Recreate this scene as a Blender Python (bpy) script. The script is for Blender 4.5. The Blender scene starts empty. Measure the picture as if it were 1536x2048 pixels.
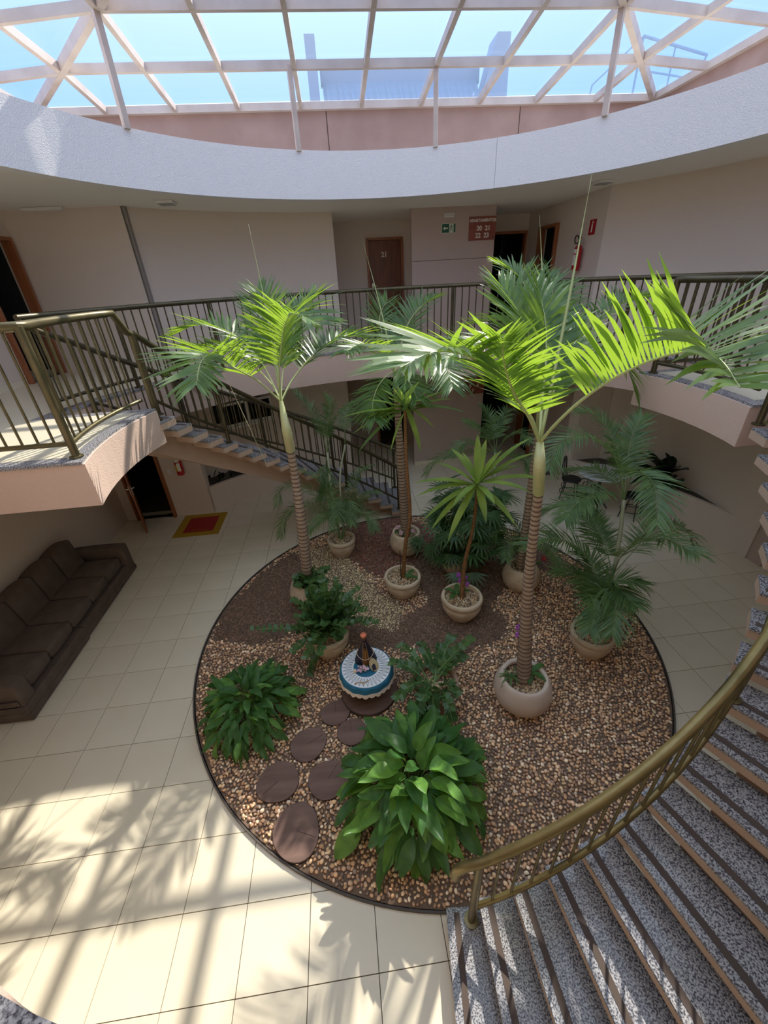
import bpy, bmesh, math, random
from math import sin, cos, pi, radians, sqrt, atan2, hypot
from mathutils import Vector, Matrix, Euler
random.seed(7)
C = bpy.context.scene.collection
SC = bpy.context.scene

# ------------------------------------------------------------------ camera, sky, sun, exposure
CAM = Vector((-0.80700, -4.26800, 4.42305)); FPX = 813.4163
RIGHT = Vector((0.9926436, -0.1108528, -0.0486853)); DOWN = Vector((-0.0972657, -0.4906867, -0.8658903)); FWD = Vector((0.0720972, 0.8642559, -0.4978592))
cd = bpy.data.cameras.new('camera'); cam = bpy.data.objects.new('camera', cd); C.objects.link(cam)
cd.lens = FPX/2048*36; cd.sensor_width = 36; cd.clip_start = 0.02; cd.clip_end = 200
m = Matrix((( RIGHT.x, -DOWN.x, -FWD.x, CAM.x), (RIGHT.y, -DOWN.y, -FWD.y, CAM.y), (RIGHT.z, -DOWN.z, -FWD.z, CAM.z), (0,0,0,1)))
cam.matrix_world = m
SC.camera = cam
SKY_STRENGTH = 1.25; SUN_STRENGTH = 3.5
w = bpy.data.worlds.new('sky'); SC.world = w; w.use_nodes = True
nt = w.node_tree; nt.nodes.clear()
o_ = nt.nodes.new('ShaderNodeOutputWorld'); bg = nt.nodes.new('ShaderNodeBackground')
tc = nt.nodes.new('ShaderNodeTexCoord'); sx = nt.nodes.new('ShaderNodeSeparateXYZ'); rp = nt.nodes.new('ShaderNodeValToRGB')
rp.color_ramp.elements[0].position = 0.0; rp.color_ramp.elements[0].color = (.56, .65, .83, 1)
rp.color_ramp.elements[1].position = 0.8; rp.color_ramp.elements[1].color = (.53, .63, .82, 1)
nt.links.new(tc.outputs['Generated'], sx.inputs[0]); nt.links.new(sx.outputs['Z'], rp.inputs[0])
nt.links.new(rp.outputs[0], bg.inputs[0]); nt.links.new(bg.outputs[0], o_.inputs[0])
bg.inputs[1].default_value = SKY_STRENGTH
sd = bpy.data.lights.new('sun', 'SUN'); sun = bpy.data.objects.new('sun', sd); C.objects.link(sun)
sd.energy = SUN_STRENGTH; sd.angle = radians(0.6); sd.color = (1, .93, .80)
SAZ, SEL = radians(57.6), radians(41.2)
S = Vector((cos(SEL)*cos(SAZ), cos(SEL)*sin(SAZ), sin(SEL)))
sun.rotation_euler = S.to_track_quat('Z', 'Y').to_euler(); sun.location = S*15
SC.view_settings.view_transform = 'Standard'; SC.view_settings.look = 'None'
SC.view_settings.gamma = 1; SC.view_settings.exposure = 1.0
SC.view_settings.use_curve_mapping = False
try:
    SC.cycles.max_bounces = 14; SC.cycles.diffuse_bounces = 7; SC.cycles.transparent_max_bounces = 24
    SC.cycles.sample_clamp_indirect = 6
except Exception: pass

# ------------------------------------------------------------------ pixel -> point helpers
def ray(px, py): return (RIGHT*((px-768)/FPX) + DOWN*((py-1024)/FPX) + FWD)
def gp(px, py, z=0.0):
    d = ray(px, py); t = (z-CAM.z)/d.z; return CAM + d*t
def vp(px, py, axis, val):
    d = ray(px, py); t = (val-CAM[axis])/d[axis]; return CAM + d*t
def dpt(px, py, depth): return CAM + ray(px, py)*depth
def depth(P): return (Vector(P)-CAM).dot(FWD)
def reach(base, px, py, L, near=True):
    d = ray(px, py); dn = d.normalized(); q = Vector(base)-CAM; tm = q.dot(dn)
    h2 = q.length_squared - tm*tm
    k = sqrt(max(L*L-h2, 0)); return CAM + dn*(tm - k if near else tm + k)

# ------------------------------------------------------------------ object helpers
def link(o, parent=None):
    C.objects.link(o)
    if parent is not None: o.parent = parent
    return o
def tag(o, label=None, cat=None, group=None, kind=None):
    if label: o['label'] = label
    if cat: o['category'] = cat
    if group: o['group'] = group
    if kind: o['kind'] = kind
    return o
def thing(name, label, cat, loc=(0,0,0), rz=0, group=None):
    o = bpy.data.objects.new(name, None); o.location = loc; o.rotation_euler = (0,0,rz); o.empty_display_size = .1
    link(o); return tag(o, label, cat, group)
class MB:
    def __init__(s): s.v=[]; s.f=[]; s.m=[]; s.c=[]
    def add(s, vs, fs, mi=0, col=None):
        b=len(s.v); s.v.extend(tuple(p) for p in vs); s.f.extend(tuple(i+b for i in f) for f in fs); s.m.extend([mi]*len(fs))
        if col is not None: s.c.extend([col]*len(vs))
        return s
    def box(s, c, d, rz=0, M=None, mi=0, col=None):
        x,y,z=d[0]/2,d[1]/2,d[2]/2
        vs=[Vector((a*x,b*y,e*z)) for e in(-1,1) for b in(-1,1) for a in(-1,1)]
        R = M if M is not None else Matrix.Rotation(rz,3,'Z')
        vs=[R@v+Vector(c) for v in vs]
        return s.add(vs,[(0,2,3,1),(4,5,7,6),(0,1,5,4),(2,6,7,3),(0,4,6,2),(1,3,7,5)],mi,col)
    def bar(s, a, b, wd, ht, up=(0,0,1), mi=0):
        a=Vector(a);b=Vector(b);t=(b-a).normalized();sd_=t.cross(Vector(up)).normalized();u=sd_.cross(t)
        vs=[p+sd_*(i*wd/2)+u*(j*ht/2) for p in(a,b) for (i,j) in((-1,-1),(1,-1),(1,1),(-1,1))]
        return s.add(vs,[(3,2,1,0),(4,5,6,7),(0,1,5,4),(1,2,6,5),(2,3,7,6),(3,0,4,7)],mi)
    def prism(s, poly, z0, z1, mi=0):
        n=len(poly); vs=[(p[0],p[1],z0) for p in poly]+[(p[0],p[1],z1) for p in poly]
        a=sum(poly[i][0]*poly[(i+1)%n][1]-poly[(i+1)%n][0]*poly[i][1] for i in range(n))
        r=range(n)
        fs=[tuple(reversed(r)),tuple(i+n for i in r)]+[(i,(i+1)%n,(i+1)%n+n,i+n) for i in r]
        if a<0: fs=[tuple(reversed(f)) for f in fs]
        return s.add(vs,fs,mi)
    def tube(s, pts, r, n=8, mi=0, cap=True, col=None):
        pts=[Vector(p) for p in pts]; N=len(pts); rr=r if isinstance(r,(list,tuple)) else [r]*N
        vs=[]; pu=None
        for i,p in enumerate(pts):
            t=(pts[min(i+1,N-1)]-pts[max(i-1,0)]).normalized()
            if pu is None:
                pu = t.orthogonal().normalized()
            else:
                pu=(pu-t*pu.dot(t)).normalized()
            q=t.cross(pu)
            for k in range(n):
                a=2*pi*k/n; vs.append(p+(pu*cos(a)+q*sin(a))*rr[i])
        fs=[(i*n+k,i*n+(k+1)%n,(i+1)*n+(k+1)%n,(i+1)*n+k) for i in range(N-1) for k in range(n)]
        if cap: fs+=[tuple(reversed(range(n))),tuple((N-1)*n+k for k in range(n))]
        return s.add(vs,fs,mi,col)
    def lathe(s, prof, n=32, c=(0,0,0), mi=0, wob=None):
        vs=[]
        for (r,z) in prof:
            for k in range(n):
                a=2*pi*k/n; f=wob(a,z) if wob else 1
                vs.append((c[0]+r*f*cos(a),c[1]+r*f*sin(a),c[2]+z))
        N=len(prof)
        fs=[(i*n+k,i*n+(k+1)%n,(i+1)*n+(k+1)%n,(i+1)*n+k) for i in range(N-1) for k in range(n)]
        if prof[0][0]>1e-6: fs.append(tuple(reversed(range(n))))
        if prof[-1][0]>1e-6: fs.append(tuple((N-1)*n+k for k in range(n)))
        return s.add(vs,fs,mi)
    def ell(s, c, d, n=10, mi=0):
        prof=[(sin(pi*i/(n//2+2)),-cos(pi*i/(n//2+2))) for i in range(n//2+3)]
        b=len(s.v); s.lathe([(max(r,1e-7),z) for r,z in prof],n,mi=mi)
        for i in range(b,len(s.v)):
            p=s.v[i]; s.v[i]=(c[0]+p[0]*d[0],c[1]+p[1]*d[1],c[2]+p[2]*d[2])
        return s
    def mesh(s, name, mats, smooth=False):
        me=bpy.data.meshes.new(name); me.from_pydata(s.v,[],s.f)
        for mm in (mats if isinstance(mats,(list,tuple)) else [mats]): me.materials.append(mm)
        if any(s.m): me.polygons.foreach_set('material_index',s.m)
        if s.c:
            at=me.color_attributes.new('Col','FLOAT_COLOR','POINT')
            fl=[]
            for c in s.c: fl.extend((c[0],c[1],c[2],1))
            at.data.foreach_set('color',fl)
        if smooth: me.polygons.foreach_set('use_smooth',[True]*len(me.polygons))
        me.update(); return me
    def build(s, name, mats, parent=None, smooth=False, bevel=0, loc=None, ang=None):
        o=bpy.data.objects.new(name,s.mesh(name,mats,smooth)); link(o,parent)
        if loc is not None: o.location=loc
        if bevel:
            b=o.modifiers.new('bevel','BEVEL'); b.width=bevel; b.segments=2; b.limit_method='ANGLE'; b.angle_limit=radians(35)
        if ang:
            try: o.data.set_sharp_from_angle(angle=radians(ang))
            except Exception: pass
        return o
def use(name, me, parent, mat4=None):
    o=bpy.data.objects.new(name,me); link(o,parent)
    if mat4 is not None: o.matrix_local=mat4
    return o
def crom(P, n=8):
    P=[Vector(p) for p in P]; Q=[P[0]*2-P[1]]+P+[P[-1]*2-P[-2]]; out=[]
    for i in range(1,len(Q)-2):
        a,b,c,d=Q[i-1],Q[i],Q[i+1],Q[i+2]
        for k in range(n):
            t=k/n; out.append(0.5*((2*b)+(c-a)*t+(2*a-5*b+4*c-d)*t*t+(3*b-a-3*c+d)*t**3))
    out.append(P[-1]); return out
def at_len(pts, s):     # point/tangent at fraction s of polyline
    L=[0]
    for i in range(1,len(pts)): L.append(L[-1]+(pts[i]-pts[i-1]).length)
    x=s*L[-1]
    for i in range(1,len(pts)):
        if L[i]>=x or i==len(pts)-1:
            u=(x-L[i-1])/max(L[i]-L[i-1],1e-9); return pts[i-1].lerp(pts[i],u),(pts[i]-pts[i-1]).normalized()
def pol(r,deg,z=None):
    a=radians(deg); return (r*cos(a),r*sin(a)) if z is None else (r*cos(a),r*sin(a),z)
def arc(r,a0,a1,n): return [pol(r,a0+(a1-a0)*i/n) for i in range(n+1)]

# ------------------------------------------------------------------ materials
def mat(name, col, rough=.6, metal=0, spec=.5, noise=None, bump=None, extra=None):
    M_=bpy.data.materials.new(name); M_.use_nodes=True; t=M_.node_tree; b=t.nodes['Principled BSDF']
    b.inputs['Base Color'].default_value=(*col,1); b.inputs['Roughness'].default_value=rough; b.inputs['Metallic'].default_value=metal
    b.inputs['Specular IOR Level'].default_value=spec
    tcn=t.nodes.new('ShaderNodeTexCoord')
    if noise:   # (scale, col2, contrast lo, hi, detail)
        n=t.nodes.new('ShaderNodeTexNoise'); n.inputs['Scale'].default_value=noise[0]; n.inputs['Detail'].default_value=noise[4] if len(noise)>4 else 4
        r=t.nodes.new('ShaderNodeValToRGB'); r.color_ramp.elements[0].position=noise[2]; r.color_ramp.elements[1].position=noise[3]
        r.color_ramp.elements[0].color=(*col,1); r.color_ramp.elements[1].color=(*noise[1],1)
        t.links.new(tcn.outputs['Object'],n.inputs['Vector']); t.links.new(n.outputs['Fac'],r.inputs[0]); t.links.new(r.outputs[0],b.inputs['Base Color'])
    if bump:    # (scale, strength, distance)
        n=t.nodes.new('ShaderNodeTexNoise'); n.inputs['Scale'].default_value=bump[0]; n.inputs['Detail'].default_value=3
        bp=t.nodes.new('ShaderNodeBump'); bp.inputs['Strength'].default_value=bump[1]; bp.inputs['Distance'].default_value=bump[2]
        t.links.new(tcn.outputs['Object'],n.inputs['Vector']); t.links.new(n.outputs['Fac'],bp.inputs['Height']); t.links.new(bp.outputs[0],b.inputs['Normal'])
    return M_
def granite(name, light=(.44,.43,.44), mid=(.21,.20,.22), dark=(.06,.058,.07), rough=.15):
    M_=mat(name,light,rough); t=M_.node_tree; b=t.nodes['Principled BSDF']; tcn=t.nodes.new('ShaderNodeTexCoord')
    n=t.nodes.new('ShaderNodeTexNoise'); n.inputs['Scale'].default_value=95; n.inputs['Detail'].default_value=3; n.inputs['Roughness'].default_value=.6
    r=t.nodes.new('ShaderNodeValToRGB'); e=r.color_ramp.elements; e[0].position=.40; e[0].color=(*dark,1); e[1].position=.58; e[1].color=(*light,1)
    x=r.color_ramp.elements.new(.47); x.color=(*mid,1)
    t.links.new(tcn.outputs['Object'],n.inputs['Vector']); t.links.new(n.outputs['Fac'],r.inputs[0]); t.links.new(r.outputs[0],b.inputs['Base Color'])
    return M_
def leafmat(name, col, trans, amt=.35, rough=.38, rib=0):
    M_=bpy.data.materials.new(name); M_.use_nodes=True; t=M_.node_tree; b=t.nodes['Principled BSDF']; out=t.nodes['Material Output']
    b.inputs['Roughness'].default_value=rough; b.inputs['Specular IOR Level'].default_value=.45
    tcn=t.nodes.new('ShaderNodeTexCoord'); n=t.nodes.new('ShaderNodeTexNoise'); n.inputs['Scale'].default_value=5; n.inputs['Detail'].default_value=3
    r=t.nodes.new('ShaderNodeValToRGB'); r.color_ramp.elements[0].position=.35; r.color_ramp.elements[1].position=.65
    r.color_ramp.elements[0].color=(col[0]*.7,col[1]*.75,col[2]*.8,1); r.color_ramp.elements[1].color=(col[0]*1.25,col[1]*1.2,col[2]*1.1,1)
    t.links.new(tcn.outputs['Object'],n.inputs['Vector']); t.links.new(n.outputs['Fac'],r.inputs[0]); t.links.new(r.outputs[0],b.inputs['Base Color'])
    if rib:
        wv=t.nodes.new('ShaderNodeTexWave'); wv.wave_type='BANDS'; wv.bands_direction='X'; wv.inputs['Scale'].default_value=rib; wv.inputs['Distortion'].default_value=1.5
        uvn=t.nodes.new('ShaderNodeMapping'); uvn.inputs['Rotation'].default_value=(0,0,.6)
        t.links.new(tcn.outputs['Object'],uvn.inputs[0]); t.links.new(uvn.outputs[0],wv.inputs['Vector'])
        bp=t.nodes.new('ShaderNodeBump'); bp.inputs['Strength'].default_value=.35; bp.inputs['Distance'].default_value=.01
        t.links.new(wv.outputs['Fac'],bp.inputs['Height']); t.links.new(bp.outputs[0],b.inputs['Normal'])
    tr=t.nodes.new('ShaderNodeBsdfTranslucent'); tr.inputs[0].default_value=(*trans,1); mx=t.nodes.new('ShaderNodeMixShader'); mx.inputs[0].default_value=amt
    t.links.new(b.outputs[0],mx.inputs[1]); t.links.new(tr.outputs[0],mx.inputs[2]); t.links.new(mx.outputs[0],out.inputs[0])
    return M_
def attrmat(name, rough=.75):
    M_=mat(name,(.5,.4,.3),rough); t=M_.node_tree; b=t.nodes['Principled BSDF']; a=t.nodes.new('ShaderNodeAttribute'); a.attribute_name='Col'
    t.links.new(a.outputs['Color'],b.inputs['Base Color']); return M_
def glassmat(name, tint, gl=.06):
    M_=bpy.data.materials.new(name); M_.use_nodes=True; t=M_.node_tree; t.nodes.remove(t.nodes['Principled BSDF']); out=t.nodes['Material Output']
    a=t.nodes.new('ShaderNodeBsdfTransparent'); a.inputs[0].default_value=(*tint,1); g=t.nodes.new('ShaderNodeBsdfGlossy'); g.inputs['Roughness'].default_value=.02
    mx=t.nodes.new('ShaderNodeMixShader')
    mx.inputs[0].default_value=gl
    # tint overdrawn at shallow angles: keeps the sky blue while overhead light passes
    lw=t.nodes.new('ShaderNodeLayerWeight'); lw.inputs[0].default_value=.5; cr=t.nodes.new('ShaderNodeValToRGB')
    cr.color_ramp.elements[0].position=.32; cr.color_ramp.elements[0].color=(*tint,1); cr.color_ramp.elements[1].position=.70; cr.color_ramp.elements[1].color=(tint[0]*.34,tint[1]*.50,tint[2]*.80,1)
    t.links.new(lw.outputs['Facing'],cr.inputs[0]); t.links.new(cr.outputs[0],a.inputs[0])
    t.links.new(a.outputs[0],mx.inputs[1]); t.links.new(g.outputs[0],mx.inputs[2]); t.links.new(mx.outputs[0],out.inputs[0]); return M_
def wood(name, a, b_, scale=3, rough=.4, axis=(1,1,.12)):
    M_=mat(name,a,rough); t=M_.node_tree; b=t.nodes['Principled BSDF']; tcn=t.nodes.new('ShaderNodeTexCoord'); mp=t.nodes.new('ShaderNodeMapping'); mp.inputs['Scale'].default_value=axis
    n=t.nodes.new('ShaderNodeTexNoise'); n.inputs['Scale'].default_value=scale*6; n.inputs['Detail'].default_value=6; r=t.nodes.new('ShaderNodeValToRGB')
    r.color_ramp.elements[0].position=.35; r.color_ramp.elements[1].position=.68; r.color_ramp.elements[0].color=(*a,1); r.color_ramp.elements[1].color=(*b_,1)
    t.links.new(tcn.outputs['Object'],mp.inputs[0]); t.links.new(mp.outputs[0],n.inputs['Vector']); t.links.new(n.outputs['Fac'],r.inputs[0]); t.links.new(r.outputs[0],b.inputs['Base Color']); return M_

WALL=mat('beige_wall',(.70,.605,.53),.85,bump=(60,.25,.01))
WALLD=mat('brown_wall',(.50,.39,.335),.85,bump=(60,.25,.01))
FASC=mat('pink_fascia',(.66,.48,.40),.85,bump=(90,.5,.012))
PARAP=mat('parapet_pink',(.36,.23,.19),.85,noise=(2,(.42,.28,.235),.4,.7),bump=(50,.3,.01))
RING=mat('white_render',(.86,.84,.82),.85,bump=(70,.6,.012))
CEIL=mat('ceiling_paint',(.86,.82,.74),.85)
TILE=mat('cream_tile',(.74,.66,.51),.22,noise=(1.6,(.78,.70,.55),.35,.7))
TILEUP=mat('upper_cream_tile',(.72,.65,.50),.3)
GROUT=mat('grout',(.16,.13,.10),.9)
GRAN=granite('grey_granite')
CONC=mat('tan_concrete',(.52,.37,.28),.8,bump=(80,.3,.01))
STRIPM=mat('brown_grip_strip',(.085,.06,.05),.85)
BRONZE_LIT=mat('bronze_tube_lit',(.23,.185,.085),.36,metal=.65,noise=(8,(.17,.135,.06),.35,.7))  # rail metal in its lit tone, for the bright foreground rail
BRONZE_MID=mat('bronze_tube_mid',(.17,.14,.07),.36,metal=.6,noise=(8,(.12,.10,.05),.35,.7))  # same metal toned between lit and shaded, for the left landing
BRONZE_SHADE=mat('bronze_tube_shaded',(.105,.085,.045),.38,metal=.55,noise=(8,(.075,.06,.032),.35,.7))  # same metal darkened: the shade on the other rails put into colour
WOODF=wood('door_frame_wood',(.26,.085,.03),(.36,.13,.05))
WOODD=wood('door_leaf_wood',(.14,.042,.018),(.22,.07,.03))
DARK=mat('room_darkness',(.02,.02,.022),.9)  # near-black paints the darkness of unlit rooms into their walls
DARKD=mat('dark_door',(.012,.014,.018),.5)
WHITEP=mat('white_paint',(.78,.76,.74),.5)
FRAMEW=mat('skylight_bar_white',(.62,.52,.45),.6,noise=(3,(.50,.40,.34),.4,.75))
GLASS=glassmat('skylight_glass',(.93,.95,.96),.03)
METAL=mat('roof_metal',(.60,.57,.52),.45,metal=.1)
CHROME=mat('chrome',(.7,.7,.7),.25,metal=.9)
SOFA=mat('brown_velour',(.10,.07,.055),.95,noise=(6,(.135,.097,.077),.35,.7),bump=(40,.2,.01))
POT=mat('sandstone_pot',(.62,.50,.36),.85,noise=(7,(.42,.30,.19),.5,.8),bump=(30,.15,.01))
POTP=mat('plain_pink_pot',(.62,.50,.42),.8,noise=(4,(.50,.38,.30),.5,.8))
POTT=mat('terracotta_pot',(.42,.26,.19),.8)
SOIL=mat('soil',(.19,.125,.085),.95)
PEB=attrmat('pebble_stone',.7)
TRUNK=mat('palm_trunk',(.36,.255,.185),.85,noise=(12,(.42,.33,.25),.4,.7))
RINGD=mat('trunk_ring',(.13,.085,.065),.9)
SHAFT=mat('crownshaft',(.50,.50,.27),.45,noise=(4,(.36,.42,.17),.4,.7))
DRST=mat('dracaena_stem',(.36,.19,.08),.8,noise=(40,(.20,.09,.03),.4,.6),bump=(60,.6,.02))
PALML=leafmat('palm_leaf',(.085,.165,.06),(.42,.62,.05),.42)
PALMR=mat('palm_rachis',(.45,.50,.22),.5)
ARECA=leafmat('areca_leaf',(.10,.18,.065),(.28,.42,.07),.3)
AREST=mat('areca_stem',(.35,.36,.24),.6)
DRAC=leafmat('dracaena_leaf',(.27,.40,.09),(.52,.66,.10),.42,rib=0)
DRAC2=leafmat('dracaena_leaf_dark',(.12,.22,.07),(.40,.55,.08),.38)
LILY=leafmat('peace_lily_leaf',(.06,.165,.045),(.25,.5,.04),.28,rough=.3,rib=28)
LILY_LIT=leafmat('peace_lily_leaf_sunlit',(.15,.33,.07),(.32,.58,.06),.32,rough=.3,rib=28)  # lighter copy of the lily leaf, sunlight put into its colour
ZZ=leafmat('zz_leaf',(.07,.15,.05),(.2,.35,.05),.2,rough=.3)
RHAP=leafmat('fan_palm_leaf',(.06,.13,.05),(.15,.3,.05),.25)
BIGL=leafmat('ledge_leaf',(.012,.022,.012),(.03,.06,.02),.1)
GREENST=mat('green_stem',(.14,.22,.07),.5)
SLICE=wood('wood_slice_top',(.14,.078,.06),(.22,.13,.105),1.5,.7,(.15,1,1))
BARK=mat('bark',(.07,.04,.03),.9)
BLUE=mat('blue_crochet',(.02,.15,.26),.9,bump=(120,.8,.01))
LACE=mat('white_lace',(.78,.80,.84),.9)
LACEL=mat('lace_pattern',(.10,.13,.17),.9)
CREAML=mat('cream_lace',(.72,.60,.50),.9)
ROBE=mat('navy_robe',(.012,.012,.035),.6)
GOLD=mat('gold_trim',(.60,.33,.08),.35,metal=.6)
SKIN=mat('dark_figure_skin',(.10,.045,.02),.5)
PINKF=mat('pink_petal',(.75,.50,.62),.6)
PURP=mat('purple_petal',(.45,.10,.55),.6)
REDP=mat('red_petal',(.6,.03,.05),.6)
CORAL=mat('coral_crown',(.75,.22,.12),.5)
TAUPE=mat('tan_plaque',(.45,.36,.20),.6)
RED=mat('signal_red',(.42,.012,.018),.3)
REDM=mat('mat_red',(.33,.018,.012),.8)
YEL=mat('mat_yellow',(.42,.24,.012),.8)
BLACK=mat('black_paint',(.008,.008,.01),.45)
GREENS=mat('sign_green',(.01,.09,.05),.5)
SIGNP=mat('sign_pale',(.62,.68,.55),.5)
SIGNB=wood('sign_board_wood',(.20,.045,.025),(.29,.075,.04),2,.4,(.15,1,1))
SIGNT=mat('sign_letters',(.75,.68,.60),.4)
LABEL=mat('paper_label',(.75,.73,.66),.6)
LABY=mat('yellow_label',(.65,.50,.05),.6)
MARB=mat('white_marble',(.62,.64,.66),.3,noise=(5,(.45,.47,.50),.5,.8))
LAMPM=mat('lamp_grey',(.33,.32,.30),.5)
WINGL=mat('window_dark_glass',(.006,.006,.007),.15)
LEDGE=mat('dark_ledge',(.085,.07,.062),.7)

# ------------------------------------------------------------------ the setting
F2, CEILZ, R0 = 3.21, 5.60, 4.28
NR=96
def annulus(name, r, half, z0, z1, m_, tagk=True):
    b=MB()
    for i in range(NR):
        a0=2*pi*i/NR; a1=2*pi*(i+1)/NR
        def o(a):
            k=half/max(abs(cos(a)),abs(sin(a))); return (k*cos(a),k*sin(a))
        pts=[(r*cos(a0),r*sin(a0)),o(a0),o(a1),(r*cos(a1),r*sin(a1))]
        vs=[(p[0],p[1],z0) for p in pts]+[(p[0],p[1],z1) for p in pts]
        b.add(vs,[(3,2,1,0),(4,5,6,7),(3,0,4,7),(1,2,6,5)])
    ob=b.build(name,m_); tag(ob,kind='structure'); return ob
def shell(name,r0,r1,z0,z1,a0,a1,m_,n=60,parent=None):
    b=MB()
    for i in range(n):
        p0=pol(r0,a0+(a1-a0)*i/n);p1=pol(r1,a0+(a1-a0)*i/n);q1=pol(r1,a0+(a1-a0)*(i+1)/n);q0=pol(r0,a0+(a1-a0)*(i+1)/n)
        vs=[(*p,z0) for p in(p0,p1,q1,q0)]+[(*p,z1) for p in(p0,p1,q1,q0)]
        fs=[(3,2,1,0),(4,5,6,7),(3,0,4,7),(1,2,6,5)]
        if i==0 and abs(a1-a0)<359: fs.append((0,1,5,4))
        if i==n-1 and abs(a1-a0)<359: fs.append((2,3,7,6))
        b.add(vs,fs)
    return b.build(name,m_,parent,smooth=True,ang=40)

# ground floor: screed with one tile object per tile
floor=MB().box((0,0,-.07),(19,19,.10)).build('floor',GROUT); tag(floor,kind='structure')
TS=.52
cells=[]
def tile_ok(x,y):
    r=hypot(x,y)
    if r<2.75: return False
    if r<6.15: return True
    return (-1<x<4.4 and 5<y<7.7) or (-6.2<x<-3.9 and 2<y<4.4)or(-6.2<x<0 and abs(y)<4.4 and r<6.9)
for i in range(-3,26):
    for j in range(-10,20):
        x=-5.117+TS*(i+.5); y=-1.264+TS*(j+.5)
        if not tile_ok(x,y): continue
        q=Vector((x,y,0))-CAM; dz=q.dot(FWD); vis=False
        if dz>.3:
            u=768+FPX*q.dot(RIGHT)/dz; v=1024+FPX*q.dot(DOWN)/dz; vis=-60<u<1600 and -60<v<2120
        cells.append((0 if vis else 1,q.length,x,y))
cells.sort()
tm=MB().box((0,0,-.0095),(TS-.006,TS-.006,.019)).mesh('tile',TILE)
for k,(a,b_,x,y) in enumerate(cells[:300]): use('tile',tm,floor,Matrix.Translation((x,y,0)))
rest=MB()
for (a,b_,x,y) in cells[300:]: rest.box((x,y,-.0095),(TS-.0045,TS-.0045,.019))
if rest.v: tag(rest.build('tile_field',TILE,floor),kind='stuff')

# upper slab with fascia, granite border, roof, ring
slab=annulus('floor_upper',R0,9.2,2.66,3.185,FASC)
so=annulus('floor_upper_tiles',R0+.16,9.2,3.185,F2,TILEUP)
shell('trim_1',R0-.012,R0+.17,3.183,F2+.003,0,360,GRAN,120)['kind']='structure'
# underside of the slab is painted like the ceiling
us=annulus('ceiling_lower',R0+.02,9.2,2.655,2.662,CEIL)
annulus('ceiling',R0+.16,9.2,5.62,6.05,CEIL)
ring=shell('wall_ring',R0,R0+.17,CEILZ,6.22,0,360,RING,140); tag(ring,kind='structure')
joint=MB()
for a in (62.9,): joint.box((*pol(R0-.0,a),5.91),(.004,.008,.62),radians(a))
tag(joint.build('trim_2',mat('joint_line',(.45,.46,.48),.9)),kind='structure')
# landings
def landing(sgn,side):
    th=atan2(.82,3.04); A=[(-3.15*cos(t),-3.15*sin(t)) for t in [(-th+2*th*i/10) for i in range(11)]]
    A=[(-sqrt(max(3.14**2-y*y,0)),y) for y in [-.82+1.64*i/10 for i in range(11)]]
    outer=[(-sqrt(4.31**2-y*y),y) for y in [.82-1.64*i/8 for i in range(9)]]
    P=[(p[0]*sgn,p[1]*sgn) for p in A+outer]
    o=MB().prism(P,2.79,3.186).build('floor_landing_'+side,FASC); tag(o,kind='structure')
    Pi=[(-sqrt(max(3.14**2-y*y,0))-.13,y) for y in [-.69+1.38*i/10 for i in range(11)]]+[(-sqrt(4.31**2-y*y)-.15,y) for y in [.69-1.38*i/8 for i in range(9)]]
    Pi=[(p[0]*sgn,p[1]*sgn) for p in Pi]
    t=MB().prism(Pi,3.15,F2+.0035).build('landing_tiles',TILEUP,o)
    Pg=[(-sqrt(max(3.155**2-y*y,0)),y) for y in [-.832+1.664*i/10 for i in range(11)]]+[(-sqrt(4.34**2-y*y),y) for y in [.832-1.664*i/8 for i in range(9)]]
    Pg=[(p[0]*sgn,p[1]*sgn) for p in Pg]
    g=MB().prism(Pg,3.186,F2+.001).build('granite_border',GRAN,o)
landing(1,'left'); landing(-1,'right')

# walls -----------------------------------------------------------
def wall(name,p0,p1,z0,z1,m_,ops=(),th=.14,side=1):
    """straight wall p0->p1, thickness to the left (side=1); ops = (s0,s1,h0,h1) openings"""
    p0=Vector((*p0,0));p1=Vector((*p1,0));d=(p1-p0);L=d.length;d.normalize();n=Vector((-d.y,d.x,0))*side
    b=MB()
    def seg(s0,s1,a,c):
        if s1-s0<1e-4 or c-a<1e-4: return
        ctr=p0+d*((s0+s1)/2)+n*th/2; b.box((ctr.x,ctr.y,(a+c)/2),(s1-s0,th,c-a),atan2(d.y,d.x))
    x=0
    for (s0,s1,h0,h1) in sorted(ops):
        seg(x,s0,z0,z1); seg(s0,s1,z0,h0); seg(s0,s1,h1,z1); x=s1
    seg(x,L,z0,z1)
    return tag(b.build(name,m_),kind='structure')
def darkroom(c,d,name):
    # five-sided room behind an opening, its darkness painted near-black, sides joined with the wall
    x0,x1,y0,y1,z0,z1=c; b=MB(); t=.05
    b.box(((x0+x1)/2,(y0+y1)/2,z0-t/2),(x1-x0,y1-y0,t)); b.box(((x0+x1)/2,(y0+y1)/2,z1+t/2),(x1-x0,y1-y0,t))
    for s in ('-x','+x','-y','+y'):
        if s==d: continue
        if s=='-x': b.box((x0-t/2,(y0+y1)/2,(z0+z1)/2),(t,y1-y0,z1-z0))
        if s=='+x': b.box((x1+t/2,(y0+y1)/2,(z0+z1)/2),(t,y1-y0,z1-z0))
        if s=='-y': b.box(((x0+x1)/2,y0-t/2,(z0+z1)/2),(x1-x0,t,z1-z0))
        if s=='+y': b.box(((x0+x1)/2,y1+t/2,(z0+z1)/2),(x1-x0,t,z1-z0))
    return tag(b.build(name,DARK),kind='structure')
ZU=(3.17,5.64); ZL=(-.04,2.68)
DH=2.06
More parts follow.
